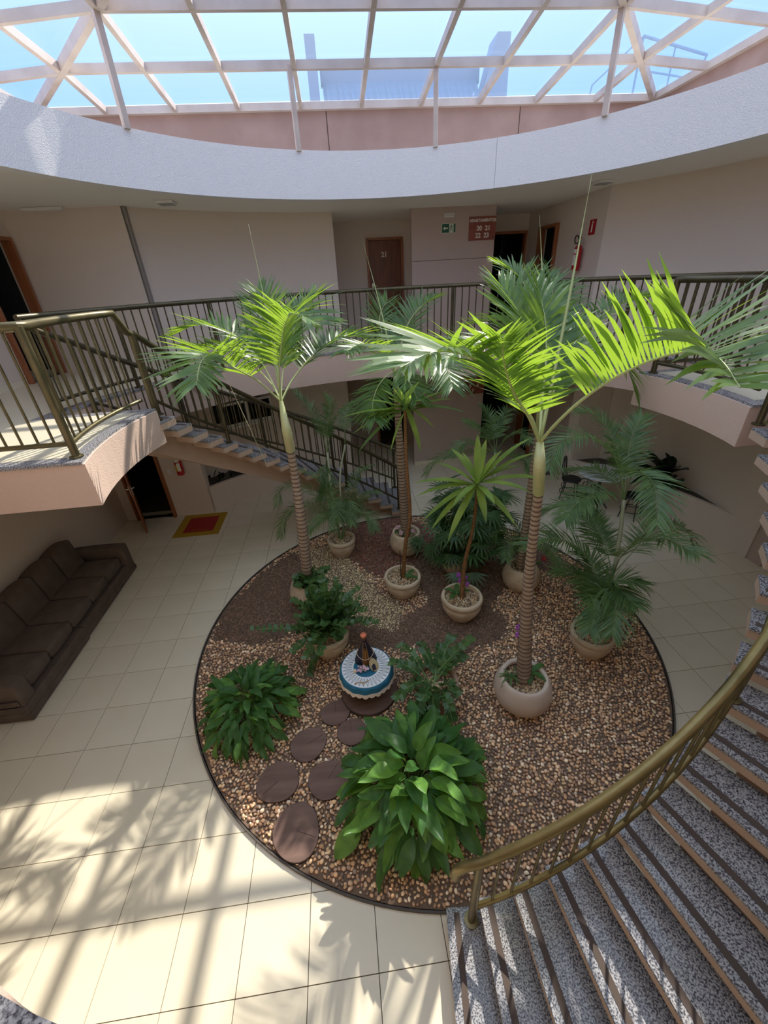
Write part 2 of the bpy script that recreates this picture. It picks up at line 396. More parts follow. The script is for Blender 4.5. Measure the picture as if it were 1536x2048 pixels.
def frame(root,plane,axis,s0,s1,z0,z1,fw=.055,dp=.16,m_=WOODF):
    """door frame: axis 'x' -> opening along x at y=plane, 'y' -> along y at x=plane"""
    for k,(a,b_,c,d) in enumerate(((s0,s0+fw,z0,z1),(s1-fw,s1,z0,z1),(s0+fw,s1-fw,z1-fw,z1))):
        ctr=((a+b_)/2,plane,(c+d)/2) if axis=='x' else (plane,(a+b_)/2,(c+d)/2)
        dm=(b_-a,dp,d-c) if axis=='x' else (dp,b_-a,d-c)
        MB().box(ctr,dm).build('jamb' if k<2 else 'lintel',m_,root,bevel=.006)
def sroot(name):
    o=bpy.data.objects.new(name,None); link(o); o['kind']='structure'; o.empty_display_size=.1; return o
def text(body,size,mat_,parent,M4,name='lettering',ext=.004,bold=.0):
    cu=bpy.data.curves.new('t','FONT'); cu.body=body; cu.size=size; cu.extrude=ext; cu.offset=bold; cu.align_x='CENTER'; cu.align_y='CENTER'
    o=bpy.data.objects.new('t',cu); link(o); bpy.context.view_layer.update()
    me=bpy.data.meshes.new_from_object(o.evaluated_get(bpy.context.evaluated_depsgraph_get()))
    bpy.data.objects.remove(o); me.materials.clear(); me.materials.append(mat_); me.name=name
    t=bpy.data.objects.new(name,me); link(t,parent); t.matrix_local=M4; return t
def facing_y(x,y,z): return Matrix.Translation((x,y,z))@Matrix.Rotation(pi/2,4,'X')      # reads from -y side
def facing_x(x,y,z): return Matrix.Translation((x,y,z))@Matrix.Rotation(-pi/2,4,'Z')@Matrix.Rotation(pi/2,4,'X')   # reads from -x side

for lvl,(z0,z1) in (('upper',ZU),('lower',ZL)):
    fz=F2 if lvl=='upper' else 0
    up=lvl=='upper'
    WD=WALL
    # left wall x=-5.85
    ops=[(3.09+2.0,4.08+2.0,fz,fz+DH)] if up else []
    wall('wall_left_'+lvl,(-5.85,-2.0),(-5.85,4.29),z0,z1,WD,ops)
    wall('wall_left_near_'+lvl,(-5.85,-5.0),(-5.85,-2.0),z0,z1,WD)
    ops=[] if up else [(5.99-5.62,5.99-4.78,0,DH)]
    wall('wall_corner_'+lvl,(-5.99,4.15),(-4.0,4.15),z0,z1,WD,ops)
    # thin return strip between flat and curved wall
    rr=5.83 if up else 5.87
    if up:
        tag(shell('wall_curved_left_upper',5.83,5.98,z0,z1,134.6,101.9,WD,30),kind='structure')
        tag(MB().box((-4.0,4.2,(z0+z1)/2),(.06,.10,z1-z0)).build('trim_3',mat('grey_joint',(.30,.27,.25),.9)),kind='structure')
    wall('wall_pier_left_'+lvl,pol(5.83,101.9),(-.68,5.79),z0,z1,WD)
    wall('wall_recess_left_'+lvl,(-.68,5.79),(-.68,7.59),z0,z1,WD)
    ops=[(.82+.11,.82+.975,fz,fz+DH-.02)] if up else [(.82+.145,.82+.975,0,DH)]
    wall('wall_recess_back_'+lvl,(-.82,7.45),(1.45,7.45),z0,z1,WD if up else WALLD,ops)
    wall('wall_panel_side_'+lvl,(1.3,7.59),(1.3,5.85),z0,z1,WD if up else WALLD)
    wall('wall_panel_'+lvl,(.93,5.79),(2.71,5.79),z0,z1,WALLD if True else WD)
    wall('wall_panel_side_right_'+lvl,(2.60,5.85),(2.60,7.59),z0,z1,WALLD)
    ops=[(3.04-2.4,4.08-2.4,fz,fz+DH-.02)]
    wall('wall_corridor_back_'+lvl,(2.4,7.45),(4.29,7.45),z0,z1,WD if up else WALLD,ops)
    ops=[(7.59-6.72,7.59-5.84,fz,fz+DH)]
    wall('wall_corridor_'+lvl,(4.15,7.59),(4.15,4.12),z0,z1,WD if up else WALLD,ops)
    wall('wall_pier_right_'+lvl,(4.15,4.12),(4.235,4.03),z0,z1,WD)
    if up: tag(shell('wall_curved_right_upper',5.83,5.98,z0,z1,43.7,6.0,WD,36),kind='structure')
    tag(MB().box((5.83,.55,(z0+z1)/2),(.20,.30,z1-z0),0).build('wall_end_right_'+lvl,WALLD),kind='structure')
    # walls behind the viewer
    wall('wall_right_'+lvl,(5.85,.7),(5.85,-4.29),z0,z1,WD)
    wall('wall_near_right_'+lvl,(5.99,-4.15),(4.0,-4.15),z0,z1,WD)
    tag(shell('wall_curved_near_'+lvl,5.83,5.98,z0,z1,-45.5,-174.0,WD,40),kind='structure')

# skylight curb walls (pink parapet)
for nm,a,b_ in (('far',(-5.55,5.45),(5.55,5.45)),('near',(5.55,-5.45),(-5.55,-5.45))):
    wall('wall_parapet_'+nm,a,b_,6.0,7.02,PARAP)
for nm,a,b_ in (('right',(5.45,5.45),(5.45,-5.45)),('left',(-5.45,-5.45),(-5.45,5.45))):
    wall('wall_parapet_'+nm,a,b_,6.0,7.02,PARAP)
for x in (-.62,2.9): tag(MB().box((x,5.447,6.5),(.012,.006,1.0)).build('trim_4',BARK),kind='structure')

# dark rooms behind the open doors
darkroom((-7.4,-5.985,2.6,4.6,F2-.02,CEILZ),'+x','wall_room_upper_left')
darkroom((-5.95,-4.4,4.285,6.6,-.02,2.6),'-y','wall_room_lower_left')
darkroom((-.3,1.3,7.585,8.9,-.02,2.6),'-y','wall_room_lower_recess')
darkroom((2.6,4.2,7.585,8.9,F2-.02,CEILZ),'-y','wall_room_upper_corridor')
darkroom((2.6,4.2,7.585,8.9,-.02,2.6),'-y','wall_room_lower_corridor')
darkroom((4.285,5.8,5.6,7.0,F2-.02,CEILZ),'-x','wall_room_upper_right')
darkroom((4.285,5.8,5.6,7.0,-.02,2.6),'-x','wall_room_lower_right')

# doors
d=sroot('door_1'); frame(d,-5.85,'y',3.09,4.08,F2,F2+DH)
d=sroot('door_2'); frame(d,7.45,'x',.095,.99,F2,F2+DH)
MB().box((.5425,7.47,F2+1.005),(.79,.035,2.0)).build('door_leaf',WOODD,d,bevel=.004)
kb=MB(); kb.tube([(.215,7.452,F2+1.05),(.215,7.40,F2+1.05),(.33,7.40,F2+1.05)],.011,8); kb.box((.215,7.448,F2+1.03),(.035,.01,.16)); kb.build('door_handle',CHROME,d)
text('21',.15,SIGNT,d,facing_y(.53,7.445,4.92),'door_number',.006,.004)
d=sroot('door_3'); frame(d,7.45,'x',3.02,4.10,F2,F2+DH)
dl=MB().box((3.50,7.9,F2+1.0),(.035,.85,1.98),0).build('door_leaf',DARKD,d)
d=sroot('door_4'); frame(d,4.15,'y',5.84,6.72,F2,F2+DH)
d=sroot('door_5'); frame(d,4.15,'x',-5.62,-4.78,0,DH) 
bl=MB(); bl.box((0,0,0),(.79,.035,2.0),0); ob=bl.build('door_leaf',WOODF,d,bevel=.004)
ob.matrix_local=Matrix.Translation((-5.36,3.83,1.01))@Matrix.Rotation(radians(-63),4,'Z')
hb=MB(); hb.tube([(.33,-.02,.02),(.33,-.07,.02),(.22,-.07,.02)],.011,8); hb.tube([(.33,.02,.02),(.33,.07,.02),(.22,.07,.02)],.011,8); hb.box((.33,0,-.02),(.04,.05,.2))
h=hb.build('door_handle',CHROME,ob)
d=sroot('door_6'); frame(d,7.45,'x',.13-.0,.99-.0,0,DH,m_=WOODF)
d=sroot('door_7'); frame(d,7.45,'x',3.02,4.10,0,DH)
d=sroot('door_8'); frame(d,4.15,'y',5.84,6.72,0,DH)
# lower niche walls with window on the left, ledge planter on the right -------------------------------
def niche(a0,a1,dep,name,wallm,win=None):
    """low curved wall r=5.87/.6 high with a crescent trough behind it, upper wall following the crescent"""
    n=36; b=MB(); low=MB(); led=MB()
    def dd(a):
        u=(a-a0)/(a1-a0); return dep(u)
    for i in range(n):
        q0=a0+(a1-a0)*i/n; q1=a0+(a1-a0)*(i+1)/n; rw=5.74
        P=[pol(rw,q0),pol(rw+.07,q0),pol(rw+.07,q1),pol(rw,q1)]
        low.add([(*p,-.03) for p in P]+[(*p,.61) for p in P],[(3,2,1,0),(4,5,6,7),(0,3,7,4),(1,5,6,2)]+([(0,4,5,1)] if i==0 else [])+([(2,6,7,3)] if i==n-1 else []))
        e0,e1=dd(q0),dd(q1)
        P=[pol(rw+.07,q0),pol(rw+.07+e0,q0),pol(rw+.07+e1,q1),pol(rw+.07,q1)]
        led.add([(*p,.585) for p in P],[(0,1,2,3)])
        P=[pol(rw+.005+e0,q0),pol(rw+.25+e0,q0),pol(rw+.25+e1,q1),pol(rw+.005+e1,q1)]
        am=(q0+q1)/2
        zs=[(.55,2.68)]
        if win and win[0]<am<win[1]: zs=[(.55,win[2]),(win[3],2.68)]
        for (za,zb) in zs: b.add([(*p,za) for p in P]+[(*p,zb) for p in P],[(3,2,1,0),(4,5,6,7),(0,3,7,4),(1,5,6,2),(0,4,5,1),(2,6,7,3)])
    tag(b.build('wall_niche_'+name,wallm,smooth=False),kind='structure')
    tag(low.build('wall_low_'+name,wallm,smooth=True,ang=40),kind='structure')
    tag(led.build('trim_ledge_'+name,LEDGE),kind='structure')
niche(43.7,6.5,lambda u: .55*max(0,min(1,(u-.02)/.12))*max(0,min(1,(.88-u)/.42)) if u<.88 else .0,'right',WALL)
niche(97,133.3,lambda u: .02 if u<.45 else .02+.5*min(1,(u-.45)/.25),'left',WALL,(115.0,126.0,1.74,2.24))
tag(MB().box((-4.0,4.235,1.3),(.07,.2,2.72)).build('wall_return_left',WALL),kind='structure')
wn=sroot('window_1')
for k,(a,b_) in enumerate(((115.0,120.3),(120.5,126.0))):
    p=pol(5.86,a); q=pol(5.86,b_)
    for (u,v) in (((*p,1.76),(*q,1.76)),((*p,2.22),(*q,2.22)),((*p,1.74),(*p,2.24)),((*q,1.74),(*q,2.24))):
        MB().bar(u,v,.05,.04,up=(p[0],p[1],0)).build('window_frame',WHITEP,wn)
    MB().add([(*p,1.76),(*q,1.76),(*q,2.22),(*p,2.22)],[(0,1,2,3)]).build('pane',WINGL,wn)
p=pol(5.84,114.8);q=pol(5.84,126.2); MB().bar((*p,1.72),(*q,1.72),.10,.035).build('window_sill',WHITEP,wn)
tag(shell('window_light_stop',6.35,6.4,1.2,2.66,112,129,DARK,6),kind='structure')  # unseen dark shell added behind the window to keep outdoor light out
# baseboards
tag(MB().box((1.82,5.783,.05),(1.76,.012,.10)).build('baseboard_back',TILE),kind='structure')
tag(MB().box((-5.842,-.3,F2+.05),(.012,6.6,.10)).build('baseboard_left',TILE),kind='structure')
tag(shell('baseboard_right',5.815,5.83,0,.0,43,7,TILE,4),kind='structure') if False else None

# ------------------------------------------------------------------ skylight
sky_=thing('skylight','white-framed hipped glass skylight over the whole courtyard','skylight',(0,0,7.06))
def sk(p): return (p[0],p[1],p[2]-7.06)
LX=[5.42,4.27,3.15,2.10,1.05]; LY=[5.42,4.14,2.88,1.62,.36]; LZ=[7.06+.095*k for k in range(5)]
BW,BH=.065,.10
for sy in (1,-1):
    for k in range(5):
        MB().bar(sk((-LX[k]-.03,sy*LY[k],LZ[k])),sk((LX[k]+.03,sy*LY[k],LZ[k])),BW if k else .12,BH).build('cross_bar',FRAMEW,sky_)
    for x in [-4.27,-3.15,-2.1,-1.05,0,1.05,2.1,3.15,4.27]:
        k=LX.index(abs(x)) if x else 4
        MB().bar(sk((x,sy*LY[0],LZ[0])),sk((x,sy*LY[k],LZ[k])),BW,BH).build('rafter',FRAMEW,sky_)
    for sx_ in (1,-1):
        for k in range(4): MB().bar(sk((sx_*LX[k],sy*LY[k],LZ[k])),sk((sx_*LX[k+1],sy*LY[k+1],LZ[k+1])),BW*1.25,BH*1.15).build('hip_bar',FRAMEW,sky_)
for sx_ in (1,-1):
    for k in range(5): MB().bar(sk((sx_*LX[k],-LY[k]-.03,LZ[k])),sk((sx_*LX[k],LY[k]+.03,LZ[k])),BW if k else .12,BH).build('cross_bar',FRAMEW,sky_)
    for y in [-4.14,-2.88,-1.62,-.36,.36,1.62,2.88,4.14]:
        k=LY.index(abs(y)); MB().bar(sk((sx_*LX[0],y,LZ[0])),sk((sx_*LX[k],y,LZ[k])),BW,BH).build('rafter',FRAMEW,sky_)
GZ=.075
def pane(pts):
    MB().add([sk((p[0],p[1],p[2]+GZ)) for p in pts],[tuple(range(len(pts)))]).build('pane',GLASS,sky_)
for sy in (1,-1):
    for k in range(4):
        a=LX[k+1]; xs=[-v for v in LX if v<=a]+[0]+sorted(v for v in LX if v<=a)
        y0,y1,z0,z1=sy*LY[k],sy*LY[k+1],LZ[k],LZ[k+1]
        for i in range(len(xs)-1): pane([(xs[i],y0,z0),(xs[i+1],y0,z0),(xs[i+1],y1,z1),(xs[i],y1,z1)])
        for s_ in (1,-1): pane([(s_*LX[k],y0,z0),(s_*a,y0,z0),(s_*a,y1,z1)])
for sx_ in (1,-1):
    for k in range(4):
        a=LY[k+1]; ys=[-v for v in LY if v<=a]+sorted(v for v in LY if v<=a)
        x0,x1,z0,z1=sx_*LX[k],sx_*LX[k+1],LZ[k],LZ[k+1]
        for i in range(len(ys)-1): pane([(x0,ys[i],z0),(x0,ys[i+1],z0),(x1,ys[i+1],z1),(x1,ys[i],z1)])
        for s_ in (1,-1): pane([(x0,s_*LY[k],z0),(x0,s_*a,z0),(x1,s_*a,z1)])
pane([(-1.05,-.36,LZ[4]),(1.05,-.36,LZ[4]),(1.05,.36,LZ[4]),(-1.05,.36,LZ[4])])
for (x,y,zt) in ((-3.17,2.86,7.24),(3.13,2.89,7.24),(-1.12,4.13,7.15),(1.05,4.15,7.15)):
    for s_ in (1,-1): MB().box((s_*x,s_*y,(6.2+zt)/2-7.06),(.07,.07,zt-6.2),atan2(y,x)).build('post',FRAMEW,sky_)

# roof structures beyond the glass
rm=thing('roof_monitor','grey corrugated metal roof monitor between two upright piers, beyond the skylight','roof',(1.35,9.5,6.1))
b=MB(); n=13
b.box((.02,.15,2.62),(3.95,.12,.34)); b.build('ridge_flashing',METAL,rm)
b=MB(); N=104
vs=[];
for i in range(N+1):
    x=-1.92+3.84*i/N; ph=(i%8); h=.07 if ph in(3,4) else (.035 if ph in (2,5) else 0)
    vs+= [(x,.12,2.55),(x,-.62-h,1.75-h*.6+h)] 
fs=[(2*i,2*i+1,2*i+3,2*i+2) for i in range(N)]
b.add(vs,fs); b.box((0,-.1,.8),(3.84,.9,1.6)); b.build('corrugated_sheet',METAL,rm)
MB().box((-2.13,0,1.6),(.24,.5,3.24)).build('pier',METAL,rm)
MB().add([(2.0,-.3,0),(2.6,-.3,0),(2.6,-.3,3.2),(2.28,-.3,3.2),(2.0,-.3,2.2),(2.0,.3,0),(2.6,.3,0),(2.6,.3,3.2),(2.28,.3,3.2),(2.0,.3,2.2)],[(0,1,2,3,4),(9,8,7,6,5),(0,5,6,1),(1,6,7,2),(2,7,8,3),(3,8,9,4),(4,9,5,0)]).build('pier',METAL,rm)
an=thing('roof_guard_frame','thin grey tubular guard frame with a hanging cable on the roof, right of the metal monitor','guard rail',(8,9.5,6.1))
P=[(-.55,0,3.2),(1.25,0,2.85),(1.1,.1,2.2),(-.6,0,2.5)]
MB().tube([P[0],P[1]],.03,6).build('rail',METAL,an); MB().tube([P[0],(-.62,0,0)],.025,6).build('post',METAL,an); MB().tube([P[1],P[2],(1.1,.1,0)],.025,6).build('post',METAL,an)
MB().tube([(-.5,0,2.6),(1.15,0,2.4)],.02,6).build('rail',METAL,an); MB().tube([(.35,0,3.02),(.3,0,0)],.02,6).build('post',METAL,an)
MB().tube([P[0],(-1.6,.2,2.4),(-1.9,.4,0)],.02,6).build('brace',METAL,an)
MB().tube(crom([(-1.0,0,1.75),(-.2,0,1.75),(.45,0,1.95),(.8,0,2.2)],6),.02,6).build('cable',BLACK,an)
tag(MB().box((0,12,5.9),(40,5.5,.3)).build('roof_far',mat('roof_deck',(.35,.33,.31),.9)),kind='structure')

# ------------------------------------------------------------------ stairs
RS=3.21/19; SI,SO=3.125,4.20
def stairs(start,step,name,label):
    root=thing(name,label,'staircase',(0,0,0))
    for k in range(1,19):
        a0=start+step*(k-1)-0.0; a1=a0+step*1.16; z=RS*k
        P=arc(SI,a0,a1,3)+arc(SO,a1,a0,3)
        c=MB().prism(arc(SI,a0+.15,a1,2)+arc(SO,a1,a0+.1,2),z-.095,z-.02).build('step',CONC,root)
        MB().prism(P,z-.02,z).build('granite_tread',GRAN,c)
        am=(a0+a0)/2
        d=1.0/ (1)
        q=[]
        for r,off in ((SI+.03,.055),(SO-.03,.055)):
            q.append(pol(r,a0+math.degrees(off/r)))
        q2=[pol(SO-.03,a0+math.degrees(.10/(SO-.03))),pol(SI+.03,a0+math.degrees(.10/(SI+.03)))]
        MB().prism(q+q2,z,z+.003).build('grip_strip',STRIPM,c)
        if k==1:
            MB().prism(arc(SI+.02,a0+.4,a1,2)+arc(SO-.02,a1,a0+.4,2),-.01,z-.095).build('riser_base',CONC,c)
    # sloping central beam
    b=MB(); n=26
    for i in range(n):
        t0=start+2.0+(step*18+1.0)*i/n; t1=start+2.0+(step*18+1.0)*(i+1)/n
        def zz(t): return RS*((t-start)/step+1)
        qs=[]
        for t in (t0,t1):
            zt=zz(t)-RS-.08; zb=max(zt-.30,-.02)
            for r in (3.42,3.88): qs+= [(*pol(r,t),zb),(*pol(r,t),max(zt,zb+.01))]
        b.add(qs,[(0,2,6,4),(1,5,7,3),(0,4,5,1),(2,3,7,6)]+([(0,1,3,2)] if i==0 else [])+([(4,6,7,5)] if i==n-1 else []))
    b.build('stringer_beam',CONC,root,smooth=True,ang=30)
    return root
stairs(-97.35,4.37,'staircase','curved granite staircase in the right foreground, climbing away along the right side')
stairs(85.3,4.40,'staircase','curved granite staircase at the back left, climbing to the left landing')

# ------------------------------------------------------------------ railings
RAILM=[BRONZE_SHADE]
def railing(root,top,bot,post_ids,nb,posts_to=None,rt=.034,rb=.022):
    """top/bot polylines (same parameter). balusters evenly by fraction"""
    MB().tube(top,rt,10).build('handrail',RAILM[0],root,smooth=True,ang=50)
    if bot: MB().tube(bot,rb,8).build('bottom_rail',RAILM[0],root,smooth=True,ang=50)
    for i in range(1,nb):
        p,_=at_len(bot,i/nb); q,_=at_len(top,i/nb)
        # balusters stand upright
        q=Vector((p.x,p.y,q.z)); MB().tube([p,q],.0105,6,cap=False).build('baluster',RAILM[0],root,smooth=True)
def post(root,x,y,z0,z1,r=.029):
    b=MB(); b.tube([(x,y,z0),(x,y,z1)],r,10); b.lathe([(.055,0),(.055,.012),(.035,.016)],14,(x,y,z0)); b.build('post',RAILM[0],root,smooth=True,ang=50)
HR=1.035
def guard(a0,a1,label,posts,name='balcony_railing',r=4.345):
    root=thing(name,label,'railing',(*pol(r,(a0+a1)/2),F2)); off=Vector(root.location); root.location=(0,0,0)
    n=max(8,int(abs(a1-a0)/2.2))
    top=[Vector(pol(r,a0+(a1-a0)*i/n,F2+HR)) for i in range(n+1)]; bot=[Vector(pol(r,a0+(a1-a0)*i/n,F2+.125)) for i in range(n+1)]
    L=radians(abs(a1-a0))*r
    railing(root,top,bot,[],int(L/.128))
    for a in posts: post(root,*pol(r,a),F2+.003,F2+HR)
    return root
guard(166.8,11.5,'dark bronze balcony railing curving along the far side of the upper floor',[166.3]+[150-19.7*i for i in range(7)]+[12.0])
guard(193,234,'bronze balcony railing on the near left of the upper floor, left of the viewer',[194,214,233.5])
guard(347,304,'bronze balcony railing on the near right of the upper floor',[346,325,304.5])
def stair_rail(start,step,r,k0,k1,label,up_tail,name='stair_railing',nl=4):
    root=thing(name,label,'railing',(0,0,0)); n=40
    def z(k): return RS*k
    A=lambda k: start+step*(k-1)
    top=[Vector(pol(r,A(k0+(k1-k0)*i/n),z(k0+(k1-k0)*i/n)+.865)) for i in range(n+1)]
    bot=[Vector(pol(r,A(k0+(k1-k0)*i/n),z(k0+(k1-k0)*i/n)+.13)) for i in range(n+1)]
    # rounded lower end turning down
    e=[Vector(pol(r,A(k0-.62),z(k0-.3)+.73)),Vector(pol(r,A(k0-.6),z(k0-.2)+.80)),Vector(pol(r,A(k0-.35),z(k0)+.835))]
    tops=e+top+up_tail
    MB().tube(tops,.034,10).build('handrail',RAILM[0],root,smooth=True,ang=50)
    MB().tube(bot,.022,8).build('bottom_rail',RAILM[0],root,smooth=True,ang=50)
    L=radians(abs(A(k1)-A(k0)))*r; nb=int(L/.128)
    for i in range(1,nb):
        k=k0+(k1-k0)*i/nb; p=pol(r,A(k)); MB().tube([(*p,z(k)+.13),(*p,z(k)+.85)],.0105,6,cap=False).build('baluster',RAILM[0],root,smooth=True)
    for i in range(nl+1):
        k=k0+(k1-k0)*i/nl; kk=max(1,math.floor(k+.05)); post(root,*pol(r,A(k)),RS*min(kk,18)+.002 if i<nl else F2-.10,z(k)+.86)
    return root
def tail(r,angs,zs): return [Vector(pol(r,a,z)) for a,z in zip(angs,zs)]
# right staircase: inner rail and outer rail
R1s,R1st=-97.35,4.37
RAILM[0]=BRONZE_LIT
stair_rail(R1s,R1st,3.20,1.75,18.8,'brass-toned handrail with balusters up the inner edge of the right foreground stairs',[],nl=2)
RAILM[0]=BRONZE_SHADE
stair_rail(R1s,R1st,4.22,1.75,18.8,'bronze handrail along the outer edge of the right foreground stairs',[])
stair_rail(85.3,4.40,3.20,1.5,18.7,'bronze handrail up the inner edge of the back left stairs',[])
stair_rail(85.3,4.40,4.22,1.5,18.3,'bronze handrail along the wall side of the back left stairs',tail(4.22,[165.6,167.2,168.4],[4.09,4.15,4.21]))
# landing rails
def landing_rail(sg,label):
    root=thing('landing_railing',label,'railing',(0,0,0))
    r=3.22; T=F2+HR
    a_s,a_c=166.6,192.6
    arcp=[Vector(pol(r,a_s+(a_c-a_s)*i/12)+(T,)) if False else Vector(pol(r,a_s+(a_c-a_s)*i/12,T)) for i in range(13)]
    cx,cy=arcp[-1].x,arcp[-1].y
    side=[Vector((cx-(4.28+cx)*i/6,cy,T)) for i in range(1,7)]
    drop=[Vector(pol(r,163.2,T-.23)),Vector(pol(r,164.3,T-.20))]
    M_=Matrix.Rotation(pi if sg<0 else 0,3,'Z')
    tp=[M_@p for p in drop+arcp+side]
    MB().tube(tp,.036,10).build('handrail',RAILM[0],root,smooth=True,ang=50)
    b1=[M_@Vector((p.x,p.y,F2+.125)) for p in arcp]; b2=[M_@Vector((p.x,p.y,F2+.125)) for p in [arcp[-1]]+side]
    MB().tube(b1,.022,8).build('bottom_rail',RAILM[0],root,smooth=True,ang=50); MB().tube(b2,.022,8).build('bottom_rail',RAILM[0],root,smooth=True,ang=50)
    for bb,n_ in ((b1,11),(b2,9)):
        for i in range(1,n_):
            p,_=at_len(bb,i/n_); MB().tube([p,(p.x,p.y,T)],.0105,6,cap=False).build('baluster',RAILM[0],root,smooth=True)
    for p in (arcp[-1],side[-1]):
        q=M_@p; post(root,q.x,q.y,F2+.004,T,.033)
    q=M_@Vector(pol(r,163.6,0)); post(root,q.x,q.y,F2-RS+.002,T-.22,.03)
    return root
RAILM[0]=BRONZE_MID
landing_rail(1,'olive bronze railing round the edge of the sunlit left landing')
RAILM[0]=BRONZE_SHADE
landing_rail(-1,'bronze railing round the edge of the right landing, behind the palm fronds')

# ------------------------------------------------------------------ planter bed
bed=tag(MB().lathe([(3.09,.002),(3.095,.012),(0,.012)],96).build('planting_bed',SOIL),'large round gravel bed with a thin dark metal edging, set in the tiled floor','planting bed')
MB().lathe([(3.12,0),(3.12,.028),(3.104,.028),(3.104,0)],128).build('edging',LEDGE,bed,smooth=True,ang=30)
def inpoly(x,y,P):
    r=False;j=len(P)-1
    for i in range(len(P)):
        if (P[i][1]>y)!=(P[j][1]>y) and x<(P[j][0]-P[i][0])*(y-P[i][1])/(P[j][1]-P[i][1])+P[i][0]: r=not r
        j=i
    return r
def G(l): return [tuple(gp(*p)[:2]) for p in l]
Zbrown=G([(440,1225),(560,1118),(592,1106),(640,1190),(690,1245),(790,1262),(850,1205),(825,1130),(880,1098),(1000,1080),(1100,1090),(1125,1140),(1020,1160),(990,1210),(1015,1270),(930,1318),(830,1300),(700,1300),(600,1270),(500,1295),(430,1275)])
Zpale=G([(592,1106),(655,1092),(705,1125),(745,1170),(815,1225),(790,1262),(690,1245),(640,1190)])
Zmar=G([(650,1075),(700,1038),(800,1028),(860,1062),(885,1098),(825,1130),(760,1158),(705,1125)])
POTS=[]
def stone(r,squash,seed):
    rnd=random.Random(seed); bm=bmesh.new(); bmesh.ops.create_icosphere(bm,subdivisions=1,radius=1)
    sx_,sy_,sz_=1,rnd.uniform(.62,.9),rnd.uniform(.42,.6)
    for v in bm.verts: v.co=Vector((v.co.x*sx_,v.co.y*sy_,v.co.z*sz_))*rnd.uniform(.86,1.12)
    vs=[v.co.copy() for v in bm.verts]; fs=[tuple(v.index for v in f.verts) for f in bm.faces]; bm.free(); return vs,fs
STN=[stone(1,.5,i) for i in range(14)]
TANS=[(0.600,0.352,0.195),(0.690,0.450,0.285),(0.780,0.540,0.360),(0.510,0.300,0.180),(0.435,0.255,0.165),(0.850,0.675,0.495),(0.360,0.240,0.180),(0.645,0.390,0.225),(0.285,0.195,0.150),(0.750,0.510,0.300)]
PALES=[(0.634,0.499,0.311),(0.567,0.446,0.284),(0.702,0.567,0.378),(0.486,0.365,0.230),(0.405,0.297,0.189)]
BRNS=[(.20,.115,.08),(.25,.15,.105),(.17,.095,.07),(.29,.18,.13),(.13,.08,.06)]
MARS=[(.22,.075,.06),(.27,.10,.075),(.17,.06,.05),(.28,.14,.10),(.30,.20,.14)]
items=[]
def scatter(sp,zone_test,pal,szr,rnd):
    nn=int(6.2/sp)+1
    for i in range(nn):
        for j in range(int(nn*1.16)):
            x=-3.1+(i+.5*(j%2))*sp+rnd.uniform(-.3,.3)*sp; y=-3.1+j*sp*.866+rnd.uniform(-.3,.3)*sp
            if x*x+y*y>3.075**2: continue
            if not zone_test(x,y): continue
            items.append((x,y,rnd.uniform(*szr),rnd.choice(pal)))
rnd=random.Random(3)
def zid(x,y):
    x+=.03*sin(9*y)+rnd.uniform(-.05,.05); y+=.03*sin(8*x)+rnd.uniform(-.05,.05)
    if inpoly(x,y,Zmar): return 3
    if inpoly(x,y,Zpale): return 2
    if inpoly(x,y,Zbrown): return 1
    return 0
scatter(.038,lambda x,y: zid(x,y)==0,TANS,(.014,.027),rnd)
scatter(.030,lambda x,y: zid(x,y)==2,PALES,(.011,.020),rnd)
scatter(.026,lambda x,y: zid(x,y)==1,BRNS,(.010,.017),rnd)
scatter(.032,lambda x,y: zid(x,y)==3,MARS,(.012,.022),rnd)
def keyf(it):
    q=Vector((it[0],it[1],0))-CAM; return -it[2]/q.dot(FWD)
items.sort(key=keyf)
rnd=random.Random(5); gravel=MB()
pmesh={}
for k,(x,y,s_,c) in enumerate(items):
    vs,fs=STN[k%14]; R=Euler((rnd.uniform(-.4,.4),rnd.uniform(-.4,.4),rnd.uniform(0,6.28))).to_matrix()
    j=rnd.uniform(1.0,1.6); c=(c[0]*j,c[1]*j,c[2]*j)
    if k<300:
        key=(k%14,int(rnd.random()*4))
        if key not in pmesh: pmesh[key]=MB().add(vs,fs,0,c).mesh('pebble',PEB,True)
        use('pebble',pmesh[key],bed,Matrix.Translation((x,y,.012+s_*.5))@R.to_4x4()@Matrix.Scale(s_,4))
    else:
        z=.012+s_*rnd.uniform(.3,.75); R=R*s_
        gravel.add([R@v+Vector((x,y,z)) for v in vs],fs,0,c)
tag(gravel.build('gravel',PEB,bed,smooth=True),kind='stuff')

# wood slices
def slice_(px,py,rx,ry,label,seed,z=.045):
    c=gp(px,py,z); rnd=random.Random(seed); ph=[rnd.uniform(0,6.28) for _ in range(3)]
    w_=lambda a: 1+.05*sin(2*a+ph[0])+.03*sin(3*a+ph[1])
    n=32; top=[(rx*w_(2*pi*i/n)*cos(2*pi*i/n),ry*w_(2*pi*i/n)*sin(2*pi*i/n)) for i in range(n)]
    o=MB().prism([(x*.985,y*.985) for x,y in top],.0,.004).build('wood_slice',SLICE,None,loc=(c.x,c.y,z))
    tag(o,label,'stepping stone','round wood slice stepping stones') ; del o['group']
    MB().prism(top,-.04,.0).build('bark_rim',BARK,o); 
    b=MB(); a=rnd.uniform(0,6.28); b.bar((0,0,.0045),(rx*.9*cos(a),ry*.9*sin(a),.0045),.004,.002); b.build('crack',BARK,o); return o
slice_(671,1425,.17,.165,'small round wood slice nearest the statue table on its left',1)
slice_(617,1488,.20,.185,'round dark wood slice second from the statue table, left of the path',2)
slice_(556,1563,.205,.21,'leftmost round wood slice of the gravel path',3)
slice_(657,1558,.20,.20,'wood slice partly under the leaves of the large peace lily',4)
